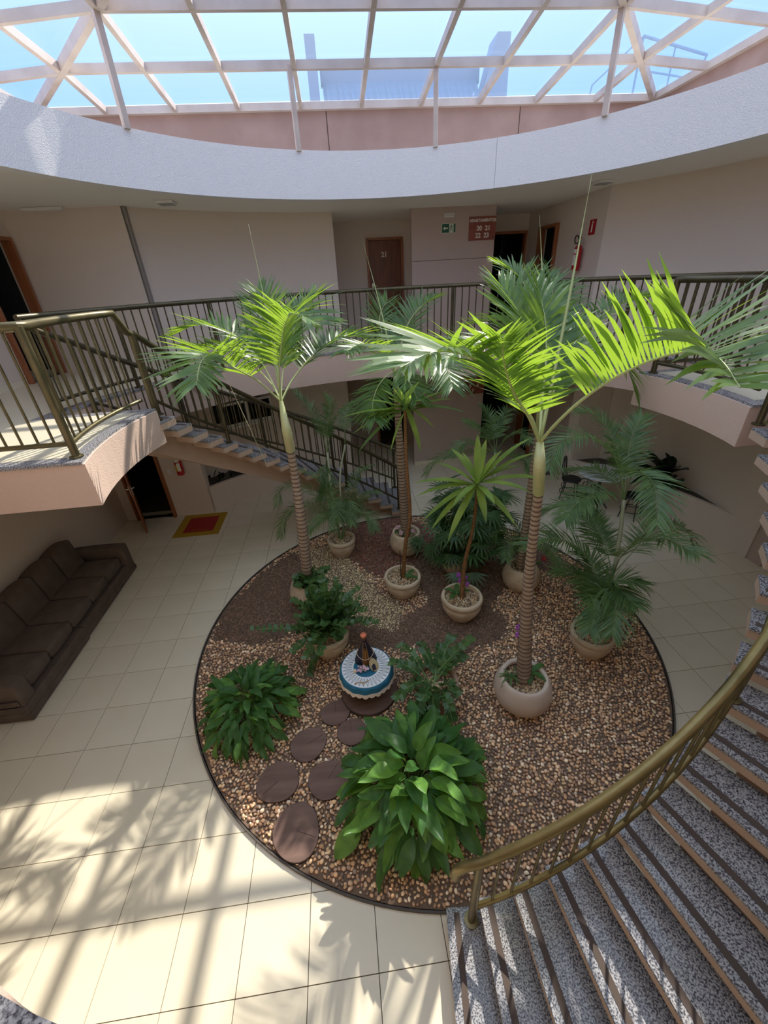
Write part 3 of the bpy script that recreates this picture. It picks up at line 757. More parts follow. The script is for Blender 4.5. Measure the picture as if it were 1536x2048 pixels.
slice_(593,1662,.22,.235,'lowest and largest wood slice, nearest the floor edge of the bed',5)
slice_(703,1463,.17,.15,'wood slice almost hidden by the large peace lily, behind the others',6)
# ------------------------------------------------------------------ pots
def pot(px,py,R,H,style,label,rim=.72,group=None,m_=None):
    """px,py = pixel of the pot's rim centre; R belly radius; H height"""
    z0=.03; c=gp(px,py,z0+H); m_=m_ or POT; root=thing('plant_pot',label,'plant pot',(c.x,c.y,z0),0,None)
    w=.035
    if style=='round':
        pr=[(R*.50,0),(R*.72,H*.08),(R*.93,H*.28),(R,H*.50),(R*.96,H*.70),(R*.86,H*.88),(R*rim+.012,H*.985),(R*rim,H),(R*rim-w*.7,H*.99),(R*rim-w,H*.94),(R*rim-w+.02,H*.80)]
    elif style=='rim':
        pr=[(R*.55,0),(R*.62,H*.04),(R*.64,H*.09),(R*.80,H*.28),(R*.93,H*.52),(R*.95,H*.68),(R*.90,H*.76),(R*.98,H*.80),(R,H*.88),(R*.98,H*.96),(R*.92,H),(R*.84,H*.985),(R*.82,H*.92),(R*.82,H*.80)]
    else:
        pr=[(R*.62,0),(R*.8,H*.3),(R*.93,H*.7),(R,H*.9),(R,H*.98),(R*.96,H),(R*.88,H*.97),(R*.86,H*.8)]
    MB().lathe(pr,40).build('pot_body',m_,root,smooth=True,ang=60)
    rs=pr[-1][0]+.004; zs=pr[-1][1]+.01
    MB().prism([(rs*cos(2*pi*i/24),rs*sin(2*pi*i/24)) for i in range(24)],zs-.02,zs).build('soil',SOIL,root)
    rnd=random.Random(int(px)); b=MB(); n=int(5000*rs*rs)+40
    for i in range(n):
        a=rnd.uniform(0,6.28); r=rs*sqrt(rnd.random())*.93; vs,fs=STN[i%14]; s_=rnd.uniform(.012,.022); Rm_=Euler((rnd.random(),rnd.random(),rnd.random()*6)).to_matrix()*s_
        cc=rnd.choice([(.55,.38,.22),(.6,.45,.3),(.5,.32,.17),(.62,.5,.36)]); b.add([Rm_@v+Vector((r*cos(a),r*sin(a),zs+s_*.4)) for v in vs],fs,0,cc)
    tag(b.build('pebble_topping',PEB,root,smooth=True),kind='stuff')
    return root,Vector((c.x,c.y,z0+zs))
pR,cR=pot(1049,1352,.325,.43,'round','big smooth round pot of the tall palm with the large sunlit fronds at the right',.76,m_=POTP)
pL,cL=pot(615,1160,.30,.42,'round','round pot at the foot of the tall left palm, half hidden by dark foliage',.72)
pM,cM=pot(812,1062,.30,.44,'round','round stone pot of the far middle palm, beside the maroon gravel',.78)
pA,cA=pot(682,1075,.26,.36,'rim','round pot holding the feathery palm below the back stairs')
pD1,cD1=pot(805,1150,.29,.36,'rim','rimmed stone pot of the taller tiered dracaena, left one of the middle pair')
pRh,cRh=pot(911,1108,.26,.34,'rim','stone pot under the dense fan-leaved palm')
pD2,cD2=pot(924,1190,.30,.38,'rim','rimmed stone pot of the sunlit dracaena, right one of the middle pair, with purple flowers')
pB,cB=pot(1045,1130,.29,.42,'round','round pot behind the large palm trunk, under feathery leaves',.72)
pAr,cAr=pot(1187,1262,.27,.36,'rim','stone pot of the right-hand feathery palm near the edge of the bed')
pZ,cZ=pot(655,1262,.285,.36,'rim','stone pot overflowing with dark glossy foliage behind the statue table',m_=POT)
pZ2,cZ2=pot(870,1362,.27,.40,'flare','terracotta-coloured pot with arching stems, between the statue table and the large peace lily',m_=POTT)

# ------------------------------------------------------------------ leaves
def leaflet(b, p, d, wv, L, W, droop, n=4, fold=0, mi=0):
    """strip leaf from p along d, lamina width direction wv"""
    vs=[];prof=[.35,1,.92,.62,.03] if n==4 else [.4,1,.6,.03]
    for i in range(n+1):
        s=i/n; q=p+d*(L*s)+Vector((0,0,-1))*(droop*L*s*s); w=W*.5*prof[i]
        vs+= [q-wv*w,q+wv*w]
    b.add(vs,[(2*i,2*i+1,2*i+3,2*i+2) for i in range(n)],mi)
def frond(parent, pts, nl=46, L=.42, W=.034, raise_=.45, droop=.12, start=.22, mats=(PALMR,PALML), rr=.011, seed=0, up=Vector((0,0,1)), name='frond', fwd0=.55, fwd1=2.0, jit=.12, roll=0):
    rnd=random.Random(seed); C_=crom(pts,6); b=MB()
    N=len(C_); b.tube(C_,[rr*(1-.85*i/(N-1)) for i in range(N)],5,mi=0,cap=False)
    for i in range(nl):
        t=start+(1-start)*(i+.5)/nl; p,T=at_len(C_,t)
        S_=T.cross(up)
        if S_.length<.15: S_=T.cross(Vector((0,1,0)))
        S_.normalize(); N_=S_.cross(T).normalized()
        if roll:
            Q=Matrix.Rotation(roll,3,T); S_=Q@S_; N_=Q@N_
        prof=max(.30,sin(pi*min(1,(.18+.82*(t-start)/(1-start))*.93))**.6)
        f=fwd0+(fwd1-fwd0)*((t-start)/(1-start))**2
        for sg in(1,-1):
            ra=raise_+rnd.uniform(-jit,jit)*1.5
            d=(S_*sg+N_*ra+T*(f+rnd.uniform(-jit,jit))).normalized()
            wv=(T-d*T.dot(d)); wv=wv.normalized() if wv.length>.05 else N_
            wv=(wv+N_*rnd.uniform(-.5,.5)).normalized()
            leaflet(b,p,d,wv,L*prof*rnd.uniform(.85,1.1),W*(.6+.4*prof),droop*rnd.uniform(.3,1.7),4,mi=1)
    return b.build(name,list(mats),parent)
def px_curve(base, pxs, L, near):
    """rachis through the given pixels starting at base; the tip lies L from base"""
    d0=depth(base); tipp=reach(base,pxs[-1][0],pxs[-1][1],L,near); d1=depth(tipp); n=len(pxs); out=[Vector(base)]
    for i,(u,v) in enumerate(pxs):
        out.append(dpt(u,v,d0+(d1-d0)*(i+1)/n))
    return out
def trunk(root,pts,radii,m_=TRUNK,n=12,rings=0,ringm=RINGD,ring_to=1.0,name='trunk'):
    C_=crom(pts,8); N=len(C_); rs=[]
    k=len(radii)-1
    for i in range(N):
        u=i/(N-1)*k; a=min(int(u),k-1); rs.append(radii[a]+(radii[a+1]-radii[a])*(u-a))
    MB().tube(C_,rs,n).build(name,m_,root,smooth=True,ang=60)
    if rings:
        b=MB()
        for i in range(rings):
            s=(i+.5)/rings*ring_to; p,T=at_len(C_,s); r=rs[min(range(N),key=lambda q:(C_[q]-p).length)]*1.02
            b.tube([p-T*.011,p,p+T*.007],[r*.99,r*1.06,r*.99],n,cap=False)
        b.build('trunk_rings',ringm,root,smooth=True)
    return C_
# --- tall right palm (front)
def root_at(name,c,label,cat,group=None):
    return thing(name,label,cat,(0,0,0),0,group)
tR=root_at('palm_tree',cR,'tallest palm in front at the right, bright yellow-green fronds spreading to the right edge','palm tree')
zc=3.12; topR=vp(1080,885,1,cR.y+.1)
midR=dpt(1078,985,depth(topR)*.5+depth(topR)*.5)
tr=[Vector((cR.x,cR.y,cR.z-.05)),dpt(1056,1180,depth(cR)+(depth(topR)-depth(cR))*.35),dpt(1068,1060,depth(cR)+(depth(topR)-depth(cR))*.62),dpt(1077,985,depth(cR)+(depth(topR)-depth(cR))*.8)]
trunk(tR,tr,[.085,.066,.055,.048,.044,.042,.040],rings=46)
sh=[tr[-1],dpt(1079,930,depth(topR)*.99+.01),topR]
trunk(tR,sh,[.05,.048,.03],m_=SHAFT,name='crownshaft')
FR=[ # pixels, length, near, leaflet length, n, roll
 ([(1110,850),(1160,803),(1230,755),(1310,718),(1390,702),(1440,720),(1480,775)],1.78,True,.62,50,.9,0),
 ([(1060,830),(1024,783),(975,735),(925,708),(865,705),(800,735)],1.75,True,.50,50,.35,0),
 ([(1082,800),(1080,740),(1062,680),(1035,620),(1000,570)],1.55,False,.50,46,.5,0),
 ([(1085,800),(1092,720),(1090,640),(1075,570)],1.35,False,.45,40,.35,.5),
 ([(1092,830),(1112,770),(1135,710),(1160,670)],1.25,False,.42,34,.5,0),
 ([(1058,835),(1030,790),(1010,735),(1005,680)],1.35,True,.42,36,.4,0),
]
for i,(px,L,nr,ll,nl,ra,ro) in enumerate(FR):
    frond(tR,px_curve(topR,px,L,nr),nl,ll*1.2,.036,ra,.16,start=.30,seed=20+i,rr=.014,roll=ro)
def spear(root,base,px,py,L,near=False,r=.012):
    t=reach(base,px,py,L,near); m=(Vector(base)+t)/2+Vector((.02,.02,0)); MB().tube(crom([base,m,t],6),[r,r,r*.95,r*.9,r*.85,r*.8,r*.75,r*.65,r*.5,r*.35,r*.2,r*.1,.001][:13],6).build('spear_leaf',SPEAR,root,smooth=True)
SPEAR=mat('spear_leaf_green',(.36,.40,.16),.5)
spear(tR,topR,1184,348,2.05,False,.016)
# --- second palm behind
tB=root_at('palm_tree',cB,'palm right behind the tall right one, trunk showing just left of its crown shaft','palm tree')
topB=vp(1088,705,1,cB.y+.05); dB=[depth(cB),depth(topB)]
tb=[Vector((cB.x-.04,cB.y,cB.z-.05)),dpt(1056,1020,dB[0]*.7+dB[1]*.3),dpt(1068,930,dB[0]*.5+dB[1]*.5),dpt(1078,860,dB[0]*.3+dB[1]*.7)]
trunk(tB,tb,[.062,.055,.048,.042],rings=40)
trunk(tB,[tb[-1],dpt(1083,790,dB[1]),topB],[.045,.045,.028],m_=SHAFT,name='crownshaft')
for i,(px,L,nr,ll,nl,ra,ro) in enumerate([
 ([(1120,680),(1180,645),(1250,605),(1320,592)],1.75,False,.42,38,.5,0),
 ([(1078,660),(1060,600),(1040,555),(1000,530)],1.55,False,.46,38,.5,0),
 ([(1095,650),(1105,590),(1100,545)],1.35,False,.46,34,.5,.4),
 ([(1050,700),(1000,680),(940,690),(890,720)],1.6,True,.40,38,.3,0),
 ([(1140,700),(1200,695),(1250,730),(1275,790)],1.45,False,.36,36,.1,0),
 ([(1075,690),(1040,650),(990,640),(930,650)],1.7,False,.40,36,.4,0)]):
    frond(tB,px_curve(topB,px,L,nr),int(nl*1.1),ll*1.2,.030,ra,.18,start=.26,seed=60+i,rr=.011,roll=ro)
spear(tB,topB,1079,430,1.75,False,.012)
# --- left palm
tL=root_at('palm_tree',cL,'tall palm at the left with a cream-green crown shaft, standing before the back stairs','palm tree')
topL=vp(562,803,1,cL.y+.05); dL=[depth(cL),depth(topL)]
tl=[Vector((cL.x,cL.y,cL.z-.05)),dpt(603,1045,dL[0]*.6+dL[1]*.4),dpt(592,965,dL[0]*.4+dL[1]*.6),dpt(581,900,dL[0]*.2+dL[1]*.8)]
trunk(tL,tl,[.085,.075,.062,.055,.05],rings=36)
trunk(tL,[tl[-1],dpt(573,860,dL[1]*1.0),topL],[.062,.058,.026],m_=mat('crownshaft_cream',(.56,.52,.30),.5,noise=(3,(.42,.44,.18),.4,.7)),name='crownshaft')
for i,(px,L,nr,ll,nl,ra,ro) in enumerate([
 ([(520,765),(490,747),(455,729),(425,710),(403,722),(392,770)],1.55,True,.50,50,.35,0),
 ([(546,772),(520,742),(496,714),(470,700),(430,698),(398,708),(352,740)],1.75,False,.42,50,.6,0),
 ([(558,760),(561,705),(570,650),(590,628),(640,650)],1.35,True,.50,46,.5,0),
 ([(583,762),(612,725),(637,702),(668,682),(710,673),(756,688)],1.75,False,.42,50,.5,0),
 ([(556,750),(548,680),(535,620),(515,580)],1.5,False,.48,42,.5,0),
 ([(565,750),(580,680),(605,625),(630,590)],1.5,False,.46,42,.5,0),
 ([(552,780),(520,720),(470,670),(400,650),(350,668)],1.75,False,.42,42,.4,0)]):
    frond(tL,px_curve(topL,px,L,nr),nl,ll*1.2,.031,ra,.16,start=.28,seed=90+i,rr=.012,roll=ro)
spear(tL,topL,497,448,2.0,False,.012)
# --- middle palm far
tM=root_at('palm_tree',cM,'slim ringed-trunk palm in the middle, crown tangled behind the dracaena','palm tree')
topM=vp(790,745,1,cM.y+.05); dM=[depth(cM),depth(topM)]
trunk(tM,[Vector((cM.x,cM.y,cM.z-.05)),dpt(802,930,dM[0]*.5+dM[1]*.5),dpt(797,850,dM[0]*.3+dM[1]*.7),dpt(794,800,dM[0]*.15+dM[1]*.85)],[.085,.07,.06,.052,.048],rings=44)
trunk(tM,[dpt(794,800,dM[0]*.15+dM[1]*.85),dpt(792,770,dM[1]),topM],[.05,.045,.025],m_=SHAFT,name='crownshaft')
for i,(px,L,nr,ll,nl,ra,ro) in enumerate([
 ([(800,700),(815,650),(840,615),(870,597)],1.5,False,.46,42,.5,0),
 ([(770,720),(745,695),(715,690),(690,705)],1.4,True,.40,40,.3,0),
 ([(810,730),(850,710),(890,730),(905,775)],1.4,True,.42,42,.2,0),
 ([(780,715),(765,670),(760,630),(775,600)],1.35,False,.42,36,.5,.3),
 ([(775,750),(755,775),(745,810),(750,840)],1.1,True,.36,34,.1,0),
 ([(800,740),(822,770),(835,800)],1.0,True,.34,30,.1,0)]):
    frond(tM,px_curve(topM,px,L,nr),nl,ll*1.2,.030,ra,.18,start=.26,seed=120+i,rr=.011,roll=ro)
spear(tM,topM,727,487,2.0,False,.012)

# --- areca palms (thin arching feathery leaves)
def areca(label,c,fr,stems,ll=.30,W=.018,mats=(GREENST,ARECA),nl=34,raise_=.35,name='feather_palm'):
    root=thing(name,label,'palm plant',(0,0,0))
    for s in stems: MB().tube(crom(s[0],6),s[1],7).build('stem',AREST,root,smooth=True)
    for i,(base,px,L,nr) in enumerate(fr):
        frond(root,px_curve(base,px,L,nr),int(nl*1.4),ll*(.8+.2*L),W*.85,raise_,.30,.25,mats=mats,seed=int(px[-1][0]),rr=.007,fwd0=.5,fwd1=1.8,jit=.05)
    return root
b0=cAr+Vector((0,0,0)); dAr=depth(cAr)
crA=dpt(1248,1000,dAr-.1); cr2=dpt(1225,1150,dAr-.05); s1=dpt(1240,1070,dAr-.08)
areca('tall feathery palm in the stone pot at the right edge of the bed',cAr,[
 (crA,[(1235,930),(1205,890),(1160,870),(1115,890),(1098,940)],1.35,True),
 (crA,[(1240,920),(1215,860),(1190,830),(1150,820)],1.25,False),
 (crA,[(1255,920),(1265,870),(1285,830)],1.1,False),
 (crA,[(1265,950),(1285,945),(1310,975),(1315,1050)],1.05,True),
 (crA,[(1225,985),(1190,985),(1150,1010),(1130,1040)],1.05,True),
 (crA,[(1225,960),(1180,940),(1130,940)],1.05,False),
 (cr2,[(1245,1110),(1290,1080),(1340,1080),(1395,1110)],1.25,True),
 (cr2,[(1260,1110),(1310,1060),(1370,1060),(1385,1095)],1.35,False),
 (cr2,[(1200,1110),(1170,1040),(1130,1010),(1070,1030)],1.35,False),
 (cr2,[(1195,1130),(1150,1090),(1100,1075),(1045,1090)],1.3,True),
 (cr2,[(1210,1090),(1190,1050),(1180,1020)],1.0,False),
 (cAr+Vector((0,0,.2)),[(1180,1180),(1150,1150),(1110,1140)],.8,True),
 (cAr+Vector((0,0,.2)),[(1210,1180),(1240,1160),(1290,1170)],.8,True),
 (cAr+Vector((0,0,.2)),[(1200,1180),(1230,1210),(1225,1270)],.7,True),
 (cAr+Vector((0,0,.2)),[(1180,1190),(1190,1220),(1180,1265)],.7,True),
 (cAr+Vector((0,0,.2)),[(1190,1170),(1180,1120),(1150,1100)],.8,False),
 (cAr+Vector((0,0,.2)),[(1225,1170),(1250,1190),(1275,1215)],.7,True)],
 [([cAr-Vector((0,0,.05)),cr2,s1,crA],.024),([cAr+Vector((-.05,0,-.05)),dpt(1195,1190,dAr)],.014)],ll=.36,W=.022,nl=38)
cr=dpt(655,905,depth(cA)); c3=dpt(690,890,depth(cA)+.1)
areca('feathery palm in front of the back stairs, slim pale stems',cA,[
 (cr,[(640,860),(620,820),(590,785),(570,775)],1.1,False),
 (cr,[(665,850),(690,815),(725,800),(745,830)],1.2,True),
 (c3,[(690,850),(700,815),(735,800)],1.0,False),
 (cr,[(655,860),(660,820),(650,790)],1.0,False),
 (cr,[(650,940),(655,970),(640,1000)],.6,True),
 (cA,[(650,1010),(610,975),(565,975),(555,1010)],1.1,True),
 (cA,[(650,1030),(610,1010),(575,1030),(560,1075)],1.0,True),
 (cA,[(665,1000),(640,960),(600,940)],1.1,False),
 (cA,[(700,1000),(715,950),(745,930)],1.1,False),
 (cA,[(710,1020),(735,990),(760,985)],.9,False),
 (cA,[(705,1030),(735,1030),(750,1060)],.8,True),
 (cA,[(670,1030),(660,1000),(675,1020),(665,1060)],.7,True),
 (cA,[(690,1020),(700,1000),(705,1050)],.6,True),
 (cA,[(670,1030),(640,1040),(610,1070)],.8,True)],
 [([cA-Vector((0,0,.05)),dpt(665,1000,depth(cA)),cr],.022),([cA+Vector((.05,0,-.05)),dpt(680,960,depth(cA)),c3],.016)],ll=.28,W=.018)
cb2=Vector((1.55,2.45,.02)); crb=dpt(990,905,depth(cb2)); 
areca('feathery palm at the back, between the fan palm and the corridor doors',cb2,[
 (crb,[(985,860),(975,825),(960,810)],1.0,False),
 (crb,[(1000,850),(1015,820),(1035,825)],1.0,False),
 (crb,[(970,870),(945,850),(925,840)],1.0,False),
 (crb,[(1015,875),(1045,865),(1060,885)],.9,True),
 (crb,[(960,890),(930,885),(905,910)],.95,True),
 (crb,[(965,905),(920,905),(875,920),(850,950)],1.2,True),
 (crb,[(1020,910),(1050,920),(1065,950)],.9,True)],
 [([cb2,dpt(985,990,depth(cb2)),crb],.02)],ll=.30,W=.02,nl=30)
pX=thing('plant_pot','small stone pot hidden behind the fan palm, holding the back feathery palm','plant pot',(cb2.x,cb2.y,.03)) if False else None
areca('low feathery plant with dark fronds in the pot behind the big palm trunk',cB,[
 (cB,[(1030,1085),(1000,1060),(985,1075)],.75,True),(cB,[(1045,1080),(1030,1050),(1010,1040)],.8,False),
 (cB,[(1060,1080),(1080,1060),(1110,1075)],.75,True),(cB,[(1050,1095),(1020,1090),(1012,1120)],.65,True),
 (cB,[(1070,1095),(1100,1100),(1120,1130)],.75,True)],[],ll=.26,W=.018,nl=26)

# --- fan palm
rh=thing('fan_palm','dense dark fan-leaved palm in the middle of the bed','palm plant',(0,0,0))
rnd=random.Random(11)
fan=MB()
for k in range(9):
    a=radians(-78+156*k/8); d=Vector((cos(a),sin(a),.08)); wv=Vector((-sin(a),cos(a),0)); leaflet(fan,Vector((0,0,0)),d,wv,.29*(1-.15*abs(k-4)/4),.034,.25,4)
fme=fan.mesh('fan_leaf',RHAP)
for i in range(150):
    a=rnd.uniform(0,6.28); h=rnd.uniform(.02,1.15); r=rnd.uniform(.12,.66)*(1.15-.35*h)
    q=cRh+Vector((.10+.14*min(1,h*1.5)+r*cos(a),.12+r*sin(a),h+.05)); pitch=rnd.uniform(-.2,.7)-.2*h
    M4=Matrix.Translation(q)@Matrix.Rotation(a+rnd.uniform(-.3,.3),4,'Z')@Matrix.Rotation(pitch,4,'Y')@Matrix.Rotation(rnd.uniform(-.4,.4),4,'X')@Matrix.Scale(rnd.uniform(.85,1.25),4)
    use('fan_leaf',fme,rh,M4)
    if i%3==0: MB().tube([cRh+Vector((r*.25*cos(a),r*.25*sin(a),0)),cRh+Vector((r*.6*cos(a),r*.6*sin(a),h*.6)),q],.005,4,cap=False).build('leaf_stalk',GREENST,rh)

# --- strap leaf helper (dracaena)
def strap(parent,base,tip,W,m_,sag=.12,seed=0,name='leaf'):
    rnd=random.Random(seed); base=Vector(base);tip=Vector(tip);D=tip-base;L=D.length
    mid=base+D*.5+Vector((0,0,1))*sag*L
    n=9; b=MB(); vs=[]
    for i in range(n+1):
        s=i/n; q=base*(1-s)**2+mid*2*s*(1-s)+tip*s*s
        T=((mid-base)*(1-s)+(tip-mid)*s).normalized(); wv=T.cross(Vector((0,0,1)))
        wv=wv.normalized() if wv.length>.1 else Vector((1,0,0))
        up=wv.cross(T)
        w=W*.5*(min(1,.35+2.0*s)*(1 if s<.55 else max(0.02,(1-((s-.55)/.45)**1.8))))
        vs+=[q-wv*w+up*w*.35,q-up*.0,q+wv*w+up*w*.35]
    fs=[]
    for i in range(n): fs+=[(3*i,3*i+1,3*i+4,3*i+3),(3*i+1,3*i+2,3*i+5,3*i+4)]
    return b.add(vs,fs).build(name,m_,parent,smooth=True)
d2=thing('dracaena','dracaena with a crooked orange-brown stem and a single star of bright lime strap leaves','dracaena',(0,0,0))
hd2=vp(954,972,1,cD2.y+.25); dd=[depth(cD2),depth(hd2)]
trunk(d2,[Vector((cD2.x,cD2.y,cD2.z-.04)),dpt(929,1130,dd[0]*.8+dd[1]*.2),dpt(942,1075,dd[0]*.55+dd[1]*.45),dpt(951,1020,dd[0]*.25+dd[1]*.75),hd2],[.036,.030,.026,.022,.02,.018],m_=DRST,rings=60,ringm=mat('stem_ring',(.16,.07,.02),.9),name='stem',n=9)
for i,(u,v,L,nr,wd) in enumerate([(826,967,.80,True,.075),(832,993,.78,True,.075),(862,1060,.80,True,.075),(846,1042,.82,True,.07),(902,897,.62,False,.07),(955,868,.62,False,.065),(973,878,.60,False,.065),(1062,876,.78,False,.075),(1100,960,.82,True,.08),(1062,985,.72,True,.07),(1032,1052,.72,True,.07),(972,1045,.5,True,.07),(990,1010,.45,True,.06),(905,1012,.5,True,.06),(1005,900,.55,False,.06),(925,905,.5,False,.055),(870,925,.62,False,.06),(1075,905,.7,False,.065),(895,1085,.82,True,.07),(1045,930,.6,False,.05)]):
    strap(d2,hd2+Vector((0,0,.01*(i%5))),reach(hd2,u,v,L,nr),wd*1.45,DRAC,.14,i)
for i in range(7): strap(d2,hd2,hd2+Vector((.12*cos(i*.9),.12*sin(i*.9),.2)),.035,DRAC,.05,i)
d1=thing('dracaena','taller dracaena with a thin orange-brown stem and tiered yellow-green leaves, left of the lime one','dracaena',(0,0,0))
hd1=vp(810,820,1,cD1.y+.3); dd=[depth(cD1),depth(hd1)]
trunk(d1,[Vector((cD1.x,cD1.y,cD1.z-.04)),dpt(811,1090,dd[0]*.8+dd[1]*.2),dpt(820,1030,dd[0]*.6+dd[1]*.4),dpt(813,930,dd[0]*.3+dd[1]*.7),hd1],[.036,.030,.028,.026,.024,.022],m_=DRST,rings=80,ringm=bpy.data.materials['stem_ring'],name='stem',n=9)
MB().tube([Vector((cD1.x-.03,cD1.y-.05,cD1.z)),Vector((cD1.x-.03,cD1.y-.02,cD1.z+.55))],.006,5).build('support_stake',BLACK,d1)
for i,(u,v,L,nr,wd) in enumerate([(690,833,.62,False,.06),(684,835,.72,True,.055),(705,868,.66,True,.06),(714,908,.72,True,.07),(760,778,.42,False,.055),(840,762,.38,False,.055),(822,790,.45,True,.05),(905,798,.62,False,.06),(910,778,.62,False,.045),(935,826,.72,True,.08),(868,856,.38,True,.075),(842,905,.55,True,.07),(868,775,.45,False,.05),(745,800,.45,False,.05),(728,800,.55,False,.05),(775,795,.35,True,.05),(850,800,.35,True,.05),(712,850,.66,False,.045),(885,815,.5,True,.05),(780,905,.5,True,.03),(806,770,.4,False,.05),(832,775,.42,False,.05),(790,780,.4,False,.05),(745,840,.45,True,.05)]):
    strap(d1,hd1+Vector((0,0,.02*(i%6)-.03)),reach(hd1,u,v,L,nr),wd*1.35,DRAC if i%3 else DRAC2,.10,i)
for i in range(9): strap(d1,hd1+Vector((0,0,.06)),hd1+Vector((.16*cos(i*.7),.16*sin(i*.7),.30)),.045,DRAC,.05,i)

# --- ZZ plants
def zz(label,c,stems,ll=.075,fixed=None):
    root=thing('zz_plant',label,'potted plant',(0,0,0)); rnd=random.Random(len(stems))
    for k,(tip,bend) in enumerate(stems):
        tip=Vector(tip); base=c+Vector((rnd.uniform(-.07,.07),rnd.uniform(-.07,.07),0)); mid=(base+tip)/2+Vector((0,0,bend))
        C_=crom([base,mid,tip],8); b=MB(); b.tube(C_,[.011*(1-.7*i/(len(C_)-1)) for i in range(len(C_))],5,mi=0,cap=False)
        n=10
        for i in range(n):
            t=.28+.72*(i+.5)/n; p,T=at_len(C_,t); S_=T.cross(Vector((0,0,1))); S_=S_.normalized() if S_.length>.1 else Vector((1,0,0)); N_=S_.cross(T).normalized()
            if rnd.random()<.0: continue
            for sg in (1,-1):
                d=(S_*sg+T*.55+N_*rnd.uniform(.0,1.0)).normalized(); wv=(T-d*T.dot(d)).normalized(); wv=(wv+N_*rnd.uniform(-.7,.7)).normalized()
                leaflet(b,p,d,wv,ll*rnd.uniform(.8,1.15)*(1-.35*t*t),ll*.56,.08,4,mi=1)
        b.build('leaf_stem',[GREENST,ZZ],root)
    return root
rnd=random.Random(21); st=[]
for k in range(88):
    a=rnd.uniform(0,6.28); r=rnd.uniform(.08,.62); h=rnd.uniform(.15,.80)*(1.05-.9*r); st.append((cZ+Vector((r*cos(a),r*sin(a),h+.12)),.12))
st+=[(reach(cZ,757,1245,.62,True),.1),(reach(cZ,500,1260,.85,True),.08),(reach(cZ,640,1140,.75,False),.05),(reach(cZ,620,1350,.5,True),.05)]
zz('dark glossy zz plant filling the pot behind the statue table',cZ,st,ll=.10)
st=[(reach(cZ2,u,v,L,n_),bd) for (u,v,L,n_,bd) in ((800,1290,.62,False,.1),(780,1325,.55,True,.1),(840,1285,.6,False,.08),(905,1270,.65,False,.05),(945,1275,.7,False,.05),(880,1290,.5,False,.05),(790,1400,.5,True,.12),(845,1400,.45,True,.12),(870,1450,.45,True,.12),(905,1440,.45,True,.12),(830,1440,.5,True,.1),(930,1310,.5,False,.05),(915,1390,.35,True,.1),(850,1480,.55,True,.14))]
zz('sparser zz plant with arching stems in the terracotta-coloured pot',cZ2,st,ll=.105)
st=[]
for k in range(30):
    a=rnd.uniform(0,6.28); r=rnd.uniform(.08,.34); st.append((cL+Vector((r*cos(a)+.08,r*sin(a)-.12,rnd.uniform(.05,.32))),.07))
zz('small zz plant around the foot of the tall left palm',cL,st,ll=.10)

# --- peace lilies
def lily_mesh(seed,L=1.0,W=.32):
    rnd=random.Random(seed); n=9; vs=[]; b=MB(); ph=rnd.uniform(0,6); bend=rnd.uniform(.35,.75)
    for i in range(n+1):
        s=i/n; x=L*s*(1-.10*s); z=.12*s-bend*s*s*.55; w=W*.5*(sin(pi*min(1,s**.8*.97+.03))**.8 if s<.99 else .0)+.004*(1-s)
        wz=.03*sin(ph+s*9)
        vs+=[(x,-w,z+.30*w+wz),(x,-w*.5,z+.08*w+wz*.4),(x,0,z-.012),(x,w*.5,z+.08*w-wz*.4),(x,w,z+.30*w-wz)]
    fs=[]
    for i in range(n):
        for j in range(4): fs.append((5*i+j,5*i+j+1,5*i+j+6,5*i+j+5))
    b.add(vs,fs); return b
LM_=[lily_mesh(i).mesh('leaf',LILY,True) for i in range(5)]; LM_LIT=[lily_mesh(i+9).mesh('leaf',LILY_LIT,True) for i in range(4)]
def peace_lily(label,c,R,H,N,Lr,seed,light=0,sq=1.0,wd=1.0):
    root=thing('peace_lily',label,'leafy plant',(c.x,c.y,.03)); rnd=random.Random(seed)
    for i in range(N):
        u=((i+.5)/N)**.62; a=i*2.39996+rnd.uniform(-.5,.5)
        rr=R*(.06+.66*u)*rnd.uniform(.75,1.08); hh=H*sqrt(max(.03,1-(.93*u)**2))*rnd.uniform(.72,1.08)
        L=rnd.uniform(*Lr)
        pitch=-.85+1.75*u+rnd.uniform(-.45,.45)
        if rnd.random()<.18: pitch-=.5
        q=Vector((rr*cos(a),rr*sq*sin(a),hh))
        M4=Matrix.Translation(q)@Matrix.Rotation(a+rnd.uniform(-.8,.8)*(1.3-u),4,'Z')@Matrix.Rotation(pitch,4,'Y')@Matrix.Rotation(rnd.uniform(-.6,.6),4,'X')@Matrix.Diagonal((L,L*rnd.uniform(.8,1.1)*wd,L,1))
        me=rnd.choice(LM_LIT) if rnd.random()<light else rnd.choice(LM_)
        use('leaf',me,root,M4)
        if i%2==0: MB().tube(crom([(rr*.12*cos(a),rr*.12*sin(a),0),(rr*.6*cos(a),rr*.6*sin(a),hh*.75),q],4),.005,4,cap=False).build('leaf_stalk',GREENST,root)
    return root
peace_lily('rounded dark green peace lily clump at the left edge of the gravel bed',gp(510,1432,.0),.70,.44,230,(.20,.30),5,.2)
peace_lily('large bright green peace lily in front, with broad ribbed sunlit leaves',gp(828,1592,.0),.80,.62,205,(.28,.42),8,.5,1.0,1.22)

